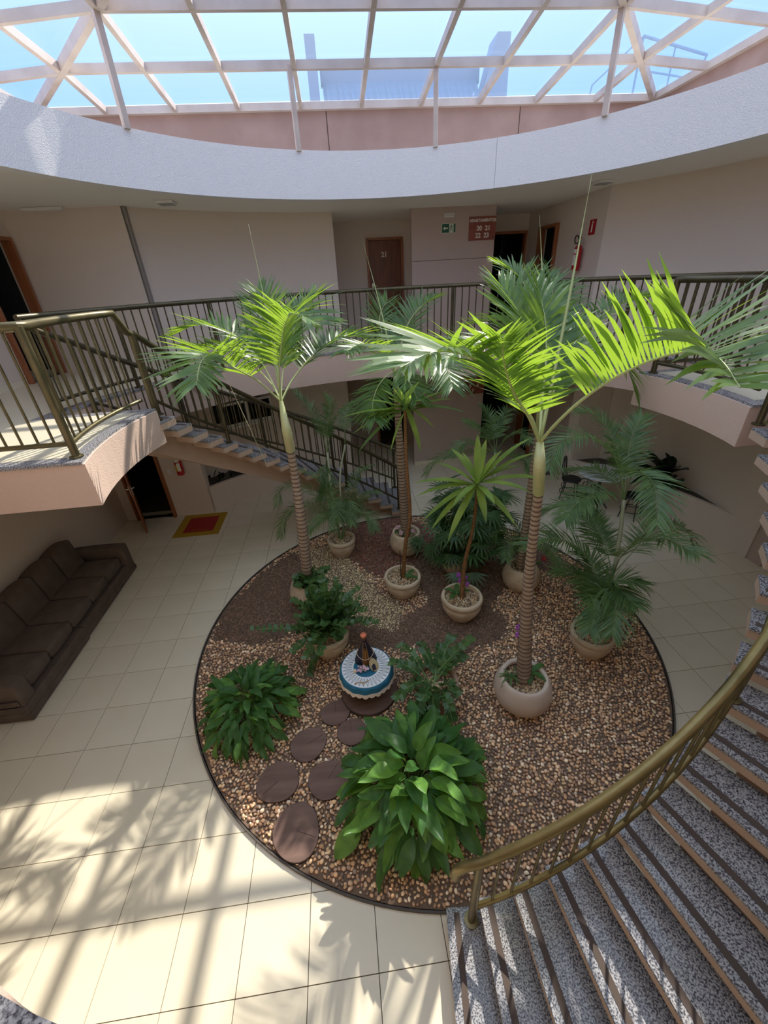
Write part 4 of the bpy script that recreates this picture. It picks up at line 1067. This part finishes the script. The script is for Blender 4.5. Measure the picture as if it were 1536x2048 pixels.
# --- small plants in pots
def orchid(label,c,offs,flowers,fm,leafs=4,name='orchid'):
    root=thing(name,label,'flowering plant',(0,0,0)); rnd=random.Random(int(c.x*100)+7)
    for k in range(leafs):
        a=offs[2]+k*1.3; q=c+Vector((offs[0],offs[1],.03)); strap(root,q,q+Vector((.20*cos(a),.20*sin(a),.04)),.065,LILY,.35,k)
    for (u,v,L) in flowers:
        q=c+Vector((offs[0],offs[1],.03)); t=reach(q,u,v,L,True); MB().tube([q,(q+t)/2+Vector((0,0,.03)),t],.003,4).build('flower_stalk',GREENST,root)
        b=MB()
        for j in range(5):
            a=j*2*pi/5; b.ell((t.x+.022*cos(a),t.y+.012*sin(a),t.z+.022*sin(a)),(.018,.012,.018),8)
        b.build('flower',fm,root,smooth=True)
    return root
orchid('purple-flowered orchid in the pot of the lime dracaena',cD2,(-.06,.06,0),[(917,1150,.28),(930,1155,.26),(934,1168,.2),(920,1162,.2)],PURP)
orchid('purple-flowered orchid beside the foot of the tall right palm trunk',cR,(.10,.06,-1.0),[(1037,1255,.42),(1036,1270,.38),(1058,1272,.36)],PURP,5)
orchid('orchid with long flat leaves in the pot of the orange-stemmed dracaena',cD1,(.06,-.04,-.6),[],PURP,3)
orchid('pale lilac flowers around the foot of the far middle palm',cM,(-.05,-.1,0),[(795,1055,.14),(826,1062,.16),(802,1066,.12)],PINKF,3)
orchid('small red flower in the pot behind the big palm trunk',cB,(.12,-.02,0),[(1088,1117,.2)],REDP,2)
aa=thing('small_succulent','spiky grey-green plantlet hanging over the left lip of the big round pot','small plant',(0,0,0))
q=gp(1020,1352,.46)
for k in range(14):
    a=k*.9; strap(aa,q,q+Vector((.13*cos(a)-.02,.12*sin(a)-.03,.03-.05*(k%3))),.022,AREL if False else ARECA,.25,k)
# ------------------------------------------------------------------ statue table
tc0=gp(740,1388,.03); TX,TY=-.848,-.975
wb=thing('wood_slab','large round dark wood slab lying on the gravel under the small statue table','wood slab',(-.835,-1.03,.03))
w_=lambda a: 1+.03*sin(2*a+1)+.02*sin(3*a)
n=40; top=[(.335*w_(2*pi*i/n)*cos(2*pi*i/n),.32*w_(2*pi*i/n)*sin(2*pi*i/n)) for i in range(n)]
MB().prism(top,0,.035).build('bark_rim',BARK,wb); MB().prism([(x*.975,y*.975) for x,y in top],.035,.042).build('cut_face',SLICE,wb)
H=.44
tb=thing('side_table','small round table on a turned dark foot, standing on the large wood slab','table',(TX,TY,.072))
MB().lathe([(.14,0),(.15,.02),(.06,.06),(.045,.12),(.055,.2),(.04,.28),(.09,.345)],24).build('pedestal',SLICE,tb,smooth=True,ang=50)
MB().lathe([(.0001,.345),(.295,.345),(.30,.355),(.295,.366),(.0001,.366)],40).build('tabletop',SLICE,tb)
ct=thing('tablecloth','round teal and white crochet cloth with a scalloped cream lace edge on the small table','tablecloth',(TX,TY,H))
def wob(a,z): return 1+ (.012*sin(14*a) if z<-.02 else 0)
MB().lathe([(.0001,.002),(.285,.002),(.306,-.004),(.315,-.03),(.325,-.075)],112,wob=wob).build('blue_cloth',BLUE,ct,smooth=True,ang=60)
b=MB(); n=168; vs=[]
for i in range(n):
    a=2*pi*i/n; sc=abs(sin(a*14)); r0=.325*(1+.012*sin(14*a)); vs+=[(r0*cos(a),r0*sin(a),-.074),((r0+.014)*cos(a),(r0+.014)*sin(a),-.098-.03*sc)]
b.add(vs,[(2*i,2*i+1,(2*i+3)%(2*n),(2*i+2)%(2*n)) for i in range(n)]); b.build('lace_hem',CREAML,ct)
b=MB(); N=34
for i in range(N*2):
    a0=2*pi*i/(2*N); a1=2*pi*(i+1)/(2*N); 
    b.add([(.150*cos(a0),.150*sin(a0),.005),(.288*cos(a0),.288*sin(a0),.005),(.292*cos((a0+a1)/2),.292*sin((a0+a1)/2),.004),(.288*cos(a1),.288*sin(a1),.005),(.150*cos(a1),.150*sin(a1),.005)],[(0,1,2,3,4)])
b.build('white_doily',LACE,ct)
b=MB()
for i in range(N):
    a=2*pi*(i+.5)/N; d=pi/N*.72
    for (r0,a0,r1,a1) in ((.165,a,.225,a+d),(.225,a+d,.280,a),(.165,a,.225,a-d),(.225,a-d,.280,a),(.17,a,.27,a)):
        b.bar((r0*cos(a0),r0*sin(a0),.0065),(r1*cos(a1),r1*sin(a1),.0065),.0022,.001)
b.build('doily_lace_lines',LACEL,ct)
# statue
st=thing('statue','small crowned statue in a navy cloak with gold trim, standing on the crochet cloth','statue',(TX+.005,TY+.10,H+.008))
def cloak(a,z): return 1
prof=[(.125,0),(.128,.01),(.105,.10),(.075,.20),(.048,.29),(.030,.335),(.022,.35)]
b=MB(); n=28; vs=[]
for (r,z) in prof:
    for k in range(n):
        a=2*pi*k/n; vs.append((r*cos(a)*1.05,r*sin(a)*.72,z))
fs=[(i*n+k,i*n+(k+1)%n,(i+1)*n+(k+1)%n,(i+1)*n+k) for i in range(len(prof)-1) for k in range(n)]+[tuple(reversed(range(n))),tuple((len(prof)-1)*n+k for k in range(n))]
b.add(vs,fs).build('cloak',ROBE,st,smooth=True,ang=60)
b=MB(); b.add([(-.035,-.094,0),(.035,-.094,0),(.030,-.079,.12),(.020,-.05,.25),(-.020,-.05,.25),(-.030,-.079,.12)],[(0,1,2,3,4,5)]); b.build('gown_front',mat('gown_bronze',(.20,.08,.025),.5),st)
b=MB()
for sx in (-1,1):
    b.tube([(sx*.040,-.093,.005),(sx*.034,-.082,.12),(sx*.022,-.055,.25),(sx*.010,-.03,.32)],.0035,5)
    b.tube([(sx*.125,-.02,.01),(sx*.075,-.02,.205),(sx*.03,-.012,.335)],.0025,5)
b.tube([(0,-.098,.02),(0,-.086,.10),(0,-.06,.22)],.004,5); b.build('gold_trim',GOLD,st)
b=MB(); R_=MB()
b.tube(crom([(-.075,-.03,.24),(-.10,-.05,.17),(-.05,-.09,.12),(0,-.10,.11),(.05,-.09,.12),(.10,-.05,.17),(.075,-.03,.24)],5),.0028,5).build('bead_cord',CREAML,st)
hd=MB(); hd.ell((0,-.008,.365),(.026,.026,.033),14); hd.ell((0,-.035,.362),(.006,.008,.008),8)
for sx in(-1,1): hd.ell((sx*.010,-.030,.371),(.0045,.004,.0035),6); hd.ell((sx*.026,-.008,.364),(.005,.007,.009),6)
hd.ell((0,-.031,.350),(.008,.004,.0025),6); hd.build('head',SKIN,st,smooth=True)
hh=MB()
for sx in (-1,1): hh.ell((sx*.007,-.066,.245),(.007,.010,.024),8)
hh.build('joined_hands',SKIN,st,smooth=True)
cb=MB(); cb.lathe([(.026,.385),(.030,.395),(.036,.41),(.030,.425),(.0001,.435)],16)
for k in range(8): cb.ell((.033*cos(k*pi/4),.033*sin(k*pi/4),.415),(.008,.008,.010),6)
cb.ell((0,0,.442),(.009,.009,.012),8); cb.build('crown',CORAL,st,smooth=True)
MB().box((.085,-.07,.07),(.022,.004,.022),.4).build('yellow_emblem',LABY,st)
fl=thing('flower_cluster','small wreath of pale pink blossoms at the foot of the statue','flowers',(TX-.035,TY-.045,H+.006)); rnd=random.Random(4)
for k in range(24):
    a=rnd.uniform(0,6.28); r=rnd.uniform(.01,.085); c=(r*cos(a)-.01,r*sin(a)*.75,rnd.uniform(.012,.05)); b=MB()
    for j in range(5): b.ell((c[0]+.009*cos(j*1.257),c[1]+.009*sin(j*1.257),c[2]),(.008,.008,.005),6)
    b.build('blossom',PINKF,fl,smooth=True)
for k in range(3): strap(fl,(0,0,.02),(.06*cos(k*2.2+.3),.05*sin(k*2.2+.3),.045),.03,ZZ,.2,k)
MB().ell((-.10,-.015,.02),(.022,.022,.03),8).build('shell_bead',CREAML,fl,smooth=True)
pq=thing('plaque','tan oval plaque leaning beside the pink blossoms on the cloth','plaque',(TX+.115,TY-.085,H+.006),.4)
b=MB(); pl_=[(.055*cos(t)*(1-.25*max(0,sin(t))),.085*sin(t)+.085) for t in [2*pi*i/28 for i in range(28)]]
b.add([(x,.0+y*.62,y*.62) for x,y in pl_]+[(x,.012+y*.62,y*.62-.012+.012) for x,y in pl_],[tuple(range(28)),tuple(reversed(range(28,56)))]+[(i,(i+1)%28,(i+1)%28+28,i+28) for i in range(28)]); b.build('oval_board',TAUPE,pq)
b=MB(); b.add([(-.038,.012,.018),(.010,.012,.018),(.012,.055,.061),(-.006,.062,.068),(-.034,.05,.056)],[(0,1,2,3,4)]); b=b.build('dark_picture',ROBE,pq); b.location=(0,-.003,.003)
br=thing('twig','thin brown twig lying on the white doily in front of the statue','twig',(TX-.07,TY-.225,H+.012))
MB().tube([(-.08,0,0),(-.02,.01,.006),(.04,0,.004),(.09,.02,.006)],.004,5).build('stem',GOLD,br); MB().tube([(0,.005,.004),(.03,-.03,.004)],.0035,5).build('side_stem',GOLD,br); MB().tube([(-.01,.005,.004),(-.005,.04,.004)],.003,5).build('side_stem',GOLD,br)

# ------------------------------------------------------------------ sofa
sf=thing('sofa','long dark brown velour sofa with five seats against the left wall','sofa',(-5.37,.79,0))
def cush(name,c,d,rot=0,puff=.06):
    bm=bmesh.new(); bmesh.ops.create_cube(bm,size=1); bmesh.ops.subdivide_edges(bm,edges=bm.edges[:],cuts=5,use_grid_fill=True)
    for v in bm.verts:
        x,y,z=v.co; pz=(1-(2*x)**2)*(1-(2*y)**2); px=(1-(2*y)**2)*(1-(2*z)**2)
        v.co=Vector((x*d[0]+(puff*.4*px if x>.49 else 0),y*d[1],z*d[2]+(puff*pz if z>.49 else 0)))
    me=bpy.data.meshes.new(name); bm.to_mesh(me); bm.free(); me.materials.append(SOFA); me.polygons.foreach_set('use_smooth',[True]*len(me.polygons))
    o=bpy.data.objects.new(name,me); link(o,sf); o.location=c; o.rotation_euler=(0,rot,0)
    m_=o.modifiers.new('b','BEVEL'); m_.width=.032; m_.segments=3; m_.limit_method='ANGLE'; m_.angle_limit=radians(50); return o
ys=[2.0,1.49,.985,.45,-.08,-.46]; bnd=[1.98,1.48,.985,.45,-.08,-.52]
for i in range(5):
    y0,y1=bnd[i],bnd[i+1]; w=y0-y1; c=(y0+y1)/2-.79
    cush('seat_cushion',(.08,c,.35),(.66,w-.015,.17),0,.035)
    cush('back_cushion',(-.30,c,.64),(.24,w-.012,.50),-.16,.05)
for yy in (2.13,-.66): cush('armrest',(.03,yy-.79,.40),(.88,.22,.36),0,.035)
MB().box((-.42,0,.42),(.12,2.75,.62)).build('back_frame',SOFA,sf,bevel=.03)
for (ya,yb,dx) in ((.54,2.25,0),(-.79,.52,.025)):
    MB().box((.02+dx/2,(ya+yb)/2-.79,.17),(.88+dx,yb-ya,.14)).build('base_panel',SOFA,sf,bevel=.02)
    MB().box((.02+dx/2,(ya+yb)/2-.79,.06),(.90+dx,yb-ya+.01,.09)).build('plinth',SOFA,sf,bevel=.015)
for k in range(3): MB().box((.02,-.79-.79+.0-.003,.12+.1*k),(.86,.02,.075)).build('side_roll',SOFA,sf,bevel=.012)

# ------------------------------------------------------------------ mat
dm=thing('door_mat','square red mat with a yellow border on the tiles before the lower left door','mat',(-4.12,3.64,.001))
MB().box((0,0,.004),(.93,.92,.008)).build('yellow_border',YEL,dm,bevel=.002); MB().box((.01,.0,.0085),(.62,.62,.002)).build('red_field',REDM,dm)
MB().box((.05,-.245,.0100),(.34,.008,.001)).build('woven_line',YEL,dm)

# ------------------------------------------------------------------ café table and chairs
ta=thing('cafe_table','round white marble-topped table behind the feathery palm at the right','table',(4.33,2.86,0))
MB().lathe([(.0001,.725),(.44,.725),(.45,.735),(.445,.75),(.0001,.75)],40).build('tabletop',MARB,ta,smooth=True,ang=40)
MB().tube([(0,0,.02),(0,0,.725)],.03,10).build('column',BLACK,ta)
for k in range(4): a=k*pi/2+.5; MB().tube(crom([(.02*cos(a),.02*sin(a),.12),(.16*cos(a),.16*sin(a),.10),(.26*cos(a),.26*sin(a),.012)],4),.014,6).build('foot',BLACK,ta)
def chair(x,y,rz,label):
    c=thing('cafe_chair',label,'chair',(x,y,0),rz,None)
    MB().lathe([(.0001,.445),(.19,.445),(.20,.46),(.19,.475),(.0001,.48)],28).build('seat',BLACK,c,smooth=True,ang=50)
    MB().tube([(.185*cos(2*pi*i/24),.185*sin(2*pi*i/24),.30) for i in range(25)],.008,5).build('ring_stretcher',BLACK,c)
    MB().tube([(.20*cos(2*pi*i/24),.20*sin(2*pi*i/24),.16) for i in range(25)],.008,5).build('ring_stretcher',BLACK,c)
    for a in (.7,2.44,3.84,5.58): MB().tube([(.15*cos(a),.15*sin(a),.45),(.23*cos(a),.23*sin(a),0)],.010,6).build('leg',BLACK,c)
    arch=[(-.17,.10,.44),(-.185,.15,.62),(-.18,.17,.80),(-.12,.18,.90),(0,.185,.94),(.12,.18,.90),(.18,.17,.80),(.185,.15,.62),(.17,.10,.44)]
    MB().tube(crom([(p[0],p[1]+.02,p[2]) for p in arch],4),.012,7).build('back_frame',BLACK,c,smooth=True)
    inn=[(-.09,.15,.46),(-.09,.17,.78),(-.05,.19,.86),(0,.195,.875),(.05,.19,.86),(.09,.17,.78),(.09,.15,.46)]
    MB().tube(crom(inn,4),.009,6).build('back_hoop',BLACK,c,smooth=True); MB().tube([(0,.16,.46),(0,.195,.93)],.008,5).build('back_spindle',BLACK,c)
    return c
chair(3.93,3.25,radians(50),'black bent-metal chair behind the white round table, its back to the corridor')
chair(3.82,2.36,radians(118),'black bent-metal chair on the near left side of the white round table')
chair(4.72,2.28,radians(215),'black bent-metal chair on the near right side of the white round table')

# ledge planting on the right, niche planting on the left
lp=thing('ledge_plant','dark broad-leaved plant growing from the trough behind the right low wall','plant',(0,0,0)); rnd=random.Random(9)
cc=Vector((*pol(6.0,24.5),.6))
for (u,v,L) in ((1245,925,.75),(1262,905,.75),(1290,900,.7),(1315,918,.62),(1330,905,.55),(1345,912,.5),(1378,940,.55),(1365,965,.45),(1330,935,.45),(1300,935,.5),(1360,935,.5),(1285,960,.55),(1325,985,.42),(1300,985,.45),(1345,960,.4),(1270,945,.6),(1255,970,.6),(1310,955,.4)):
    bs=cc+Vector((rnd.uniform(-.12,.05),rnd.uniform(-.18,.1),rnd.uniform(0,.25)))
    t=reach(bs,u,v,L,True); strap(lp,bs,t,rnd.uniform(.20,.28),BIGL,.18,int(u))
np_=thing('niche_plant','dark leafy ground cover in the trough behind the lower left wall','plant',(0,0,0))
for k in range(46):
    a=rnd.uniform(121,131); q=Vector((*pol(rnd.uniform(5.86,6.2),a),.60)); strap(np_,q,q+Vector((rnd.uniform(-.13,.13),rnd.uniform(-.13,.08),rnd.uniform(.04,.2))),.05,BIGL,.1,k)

# ------------------------------------------------------------------ wall things
def board(px0,z0,z1,x0,x1,lines,label):
    b=thing('room_sign',label,'sign',((x0+x1)/2,5.775,(z0+z1)/2)); w=x1-x0; h=z1-z0
    MB().box((0,0,0),(w,.03,h)).build('panel',SIGNB,b,bevel=.004)
    for (t,sz,dx,dz) in lines: text(t,sz,SIGNT,b,facing_y(dx,-.02,dz),'lettering',.003,.003)
board(0,5.02,5.43,2.14,2.71,[('APARTAMENTOS',.073,0,.135),('20  21',.115,.02,.0),('22  23',.115,.0,-.125)],'reddish wooden board reading APARTAMENTOS 20 21 22 23 on the upper panel')
board(0,1.80,2.20,2.14,2.71,[('APARTAMENTOS',.073,0,.135),('5    6',.115,.02,.0),('7',.115,.0,-.125)],'reddish wooden board reading APARTAMENTOS 5 6 7 on the lower panel')
def exit_sign(x,z,label):
    e=thing('exit_sign',label,'sign',(x,5.782,z)); MB().box((0,0,0),(.30,.012,.165)).build('border',SIGNP,e); MB().box((0,-.007,0),(.285,.004,.15)).build('green_plate',GREENS,e)
    MB().box((.055,-.0095,0),(.095,.003,.145)).build('doorway',SIGNP,e)
    MB().add([(-.125,-.011,0),(-.08,-.011,-.035),(-.08,-.011,-.012),(-.02,-.011,-.012),(-.02,-.011,.012),(-.08,-.011,.012),(-.08,-.011,.035)],[(0,1,2,3,4,5,6)]).build('arrow',SIGNP,e)
    m_=MB(); y=-.013; m_.ell((.06,y,.052),(.011,.002,.011),8)
    for s in (((.058,.040),(.050,.0)),((.050,.0),(.030,-.02)),((.030,-.02),(.022,-.055)),((.050,.0),(.075,-.025)),((.075,-.025),(.088,-.058)),((.057,.032),(.030,.022)),((.030,.022),(.022,.0)),((.057,.032),(.082,.02)),((.082,.02),(.092,.038))):
        m_.bar((s[0][0],y,s[0][1]),(s[1][0],y,s[1][1]),.003,.010,up=(0,0,1) if abs(s[0][0]-s[1][0])>.001 else (1,0,0))
    m_.build('running_figure',GREENS,e)
exit_sign(1.71,5.255,'green exit sign with arrow and running figure high on the upper panel')
exit_sign(1.44,1.99,'green exit sign with arrow and running figure on the lower panel')
el=thing('emergency_light','small white ribbed emergency light above the upper exit sign','lamp',(1.71,5.78,5.475)); MB().box((0,-.02,0),(.21,.05,.075)).build('housing',WHITEP,el,bevel=.012)
for k in range(8): MB().box((-.077+.022*k,-.047,0),(.008,.004,.05)).build('rib',LAMPM,el)
def extinguisher(x,y,z,rz,label,hose=True):
    e=thing('fire_extinguisher',label,'fire extinguisher',(x,y,z),rz)
    MB().lathe([(.0001,0),(.07,0),(.075,.02),(.075,.36),(.06,.41),(.03,.435),(.022,.45),(.0001,.45)],24).build('cylinder',RED,e,smooth=True,ang=50)
    b=MB(); 
    def lab(a0,a1,z0,z1,m_,nm):
        q=MB(); n=8; vs=[]
        for i in range(n+1):
            a=a0+(a1-a0)*i/n; vs+=[(.0765*cos(a),.0765*sin(a),z0),(.0765*cos(a),.0765*sin(a),z1)]
        q.add(vs,[(2*i,2*i+2,2*i+3,2*i+1) for i in range(n)]).build(nm,m_,e,smooth=True)
    lab(-pi/2-.8,-pi/2+.7,.30,.37,LABEL,'upper_label'); lab(-pi/2-.2,-pi/2+.7,.10,.28,LABEL,'text_label'); lab(-pi/2-.8,-pi/2-.2,.10,.24,LABY,'yellow_label')
    MB().tube([(0,0,.45),(0,0,.49)],.018,8).build('valve',CHROME,e); MB().tube([(-.05,0,.50),(.0,0,.49),(.05,0,.56)],.010,6).build('lever',RED,e)
    if hose: MB().tube(crom([(-.02,0,.48),(-.12,-.01,.47),(-.17,-.01,.54),(-.13,-.01,.60),(-.05,-.01,.58),(.0,-.01,.52)],5),.011,6).build('hose',BLACK,e,smooth=True)
    MB().tube([(.06,0,.50),(.09,0,.50)],.018,8).build('gauge',CHROME,e); MB().box((0,.085,.40),(.04,.04,.05)).build('wall_bracket',CHROME,e); return e
extinguisher(4.045,4.72,4.36,radians(-90),'red fire extinguisher with black hose on the upper corridor wall')
extinguisher(-4.37,4.05,1.03,0,'red fire extinguisher on the wall right of the lower left door',False)
ws=thing('fire_sign','small red sign with a white extinguisher symbol on the upper corridor wall','sign',(4.14,4.51,5.06)); MB().box((0,0,0),(.012,.20,.24)).build('red_plate',RED,ws)
b=MB(); b.box((-.008,0,-.02),(.003,.045,.12)); b.box((-.008,0,.055),(.003,.02,.03)); b.box((-.008,-.02,.075),(.003,.05,.012)); b.add([(-.008,0,.11),(-.008,-.022,.085),(-.008,.022,.085)],[(0,1,2)]); b.build('extinguisher_symbol',LABEL,ws)
sw=thing('light_switch','white square switch plate left of the lower fire extinguisher','switch',(-4.64,4.143,1.08)); MB().box((0,0,0),(.075,.012,.115)).build('plate',WHITEP,sw,bevel=.003); MB().box((0,-.008,0),(.025,.006,.04)).build('rocker',WHITEP,sw)
for (x,y,lb) in ((-3.24,3.93,'flush square grey ceiling lamp at the left of the upper ceiling'),(3.73,3.70,'flush square grey ceiling lamp at the right of the upper ceiling')):
    l=thing('ceiling_lamp',lb,'lamp',(x,y,5.60)); MB().box((0,0,0),(.26,.26,.035)).build('frame',WHITEP,l,bevel=.004); MB().box((0,0,-.02),(.21,.21,.01)).build('diffuser',LAMPM,l)
l=thing('ceiling_lamp','pale flush strip on the ceiling near the upper left door','lamp',(-5.1,4.0,5.60)); MB().box((0,0,0),(.6,.12,.03)).build('frame',WHITEP,l); MB().box((0,0,-.018),(.55,.09,.008)).build('diffuser',WHITEP,l)
P=onp=Vector(pol(4.255,93.1,2.935)); l=thing('hanging_ornament','oval clear glass ornament hanging in front of the far fascia','ornament',(P.x,P.y-.05,P.z)); MB().ell((0,0,0),(.055,.03,.075),14).build('glass_drop',METAL,l,smooth=True); MB().tube([(0,0,.07),(0,0,.25)],.002,4).build('thread',METAL,l)
l=thing('wall_knob','round white knob lamp on the far fascia beside the glass ornament','lamp',(P.x+.14,P.y-.02,P.z-.03)); MB().lathe([(.0001,-.03),(.03,-.03),(.045,-.01),(.045,.02),(.0001,.02)],16).build('globe',WHITEP,l,smooth=True); MB().lathe([(.02,-.034),(.0001,-.036)][::-1],12).build('dark_centre',LAMPM,l)
# thin hanging threads
def thread(px0,py0,px1,py1,y,label):
    a=vp(px0,py0,1,y); b_=vp(px1,py1,1,y); t=MB().tube([a,b_],.0035,4).build('hanging_thread',THR); tag(t,label,'thread')
THR=mat('thread_straw',(.50,.45,.28),.7)
thread(448,745,536,935,1.0,'thin straw-coloured strand hanging over the back left stairs')
thread(1425-340,930,1065,1010,.9,'thin straw strand hanging just right of the tall palm trunk')
tag(MB().box((1.82,5.788,4.70),(1.76,.004,.008)).build('trim_5',BARK),kind='structure')
# stand every thing's Empty at the thing's own base
bpy.context.view_layer.update()
for o in [o for o in C.objects if o.type=='EMPTY' and o.parent is None and o.get('category') and o.location.length<1e-6]:
    lowest=None
    for ch in o.children:
        if ch.type!='MESH': continue
        cs=[ch.matrix_world@Vector(c) for c in ch.bound_box]; z=min(c.z for c in cs)
        if lowest is None or z<lowest[0]: lowest=(z,sum((c.x for c in cs))/8,sum((c.y for c in cs))/8)
    if lowest:
        b=Vector((lowest[1],lowest[2],lowest[0])); o.location=b
        for ch in o.children: ch.matrix_local=Matrix.Translation(-b)@ch.matrix_local
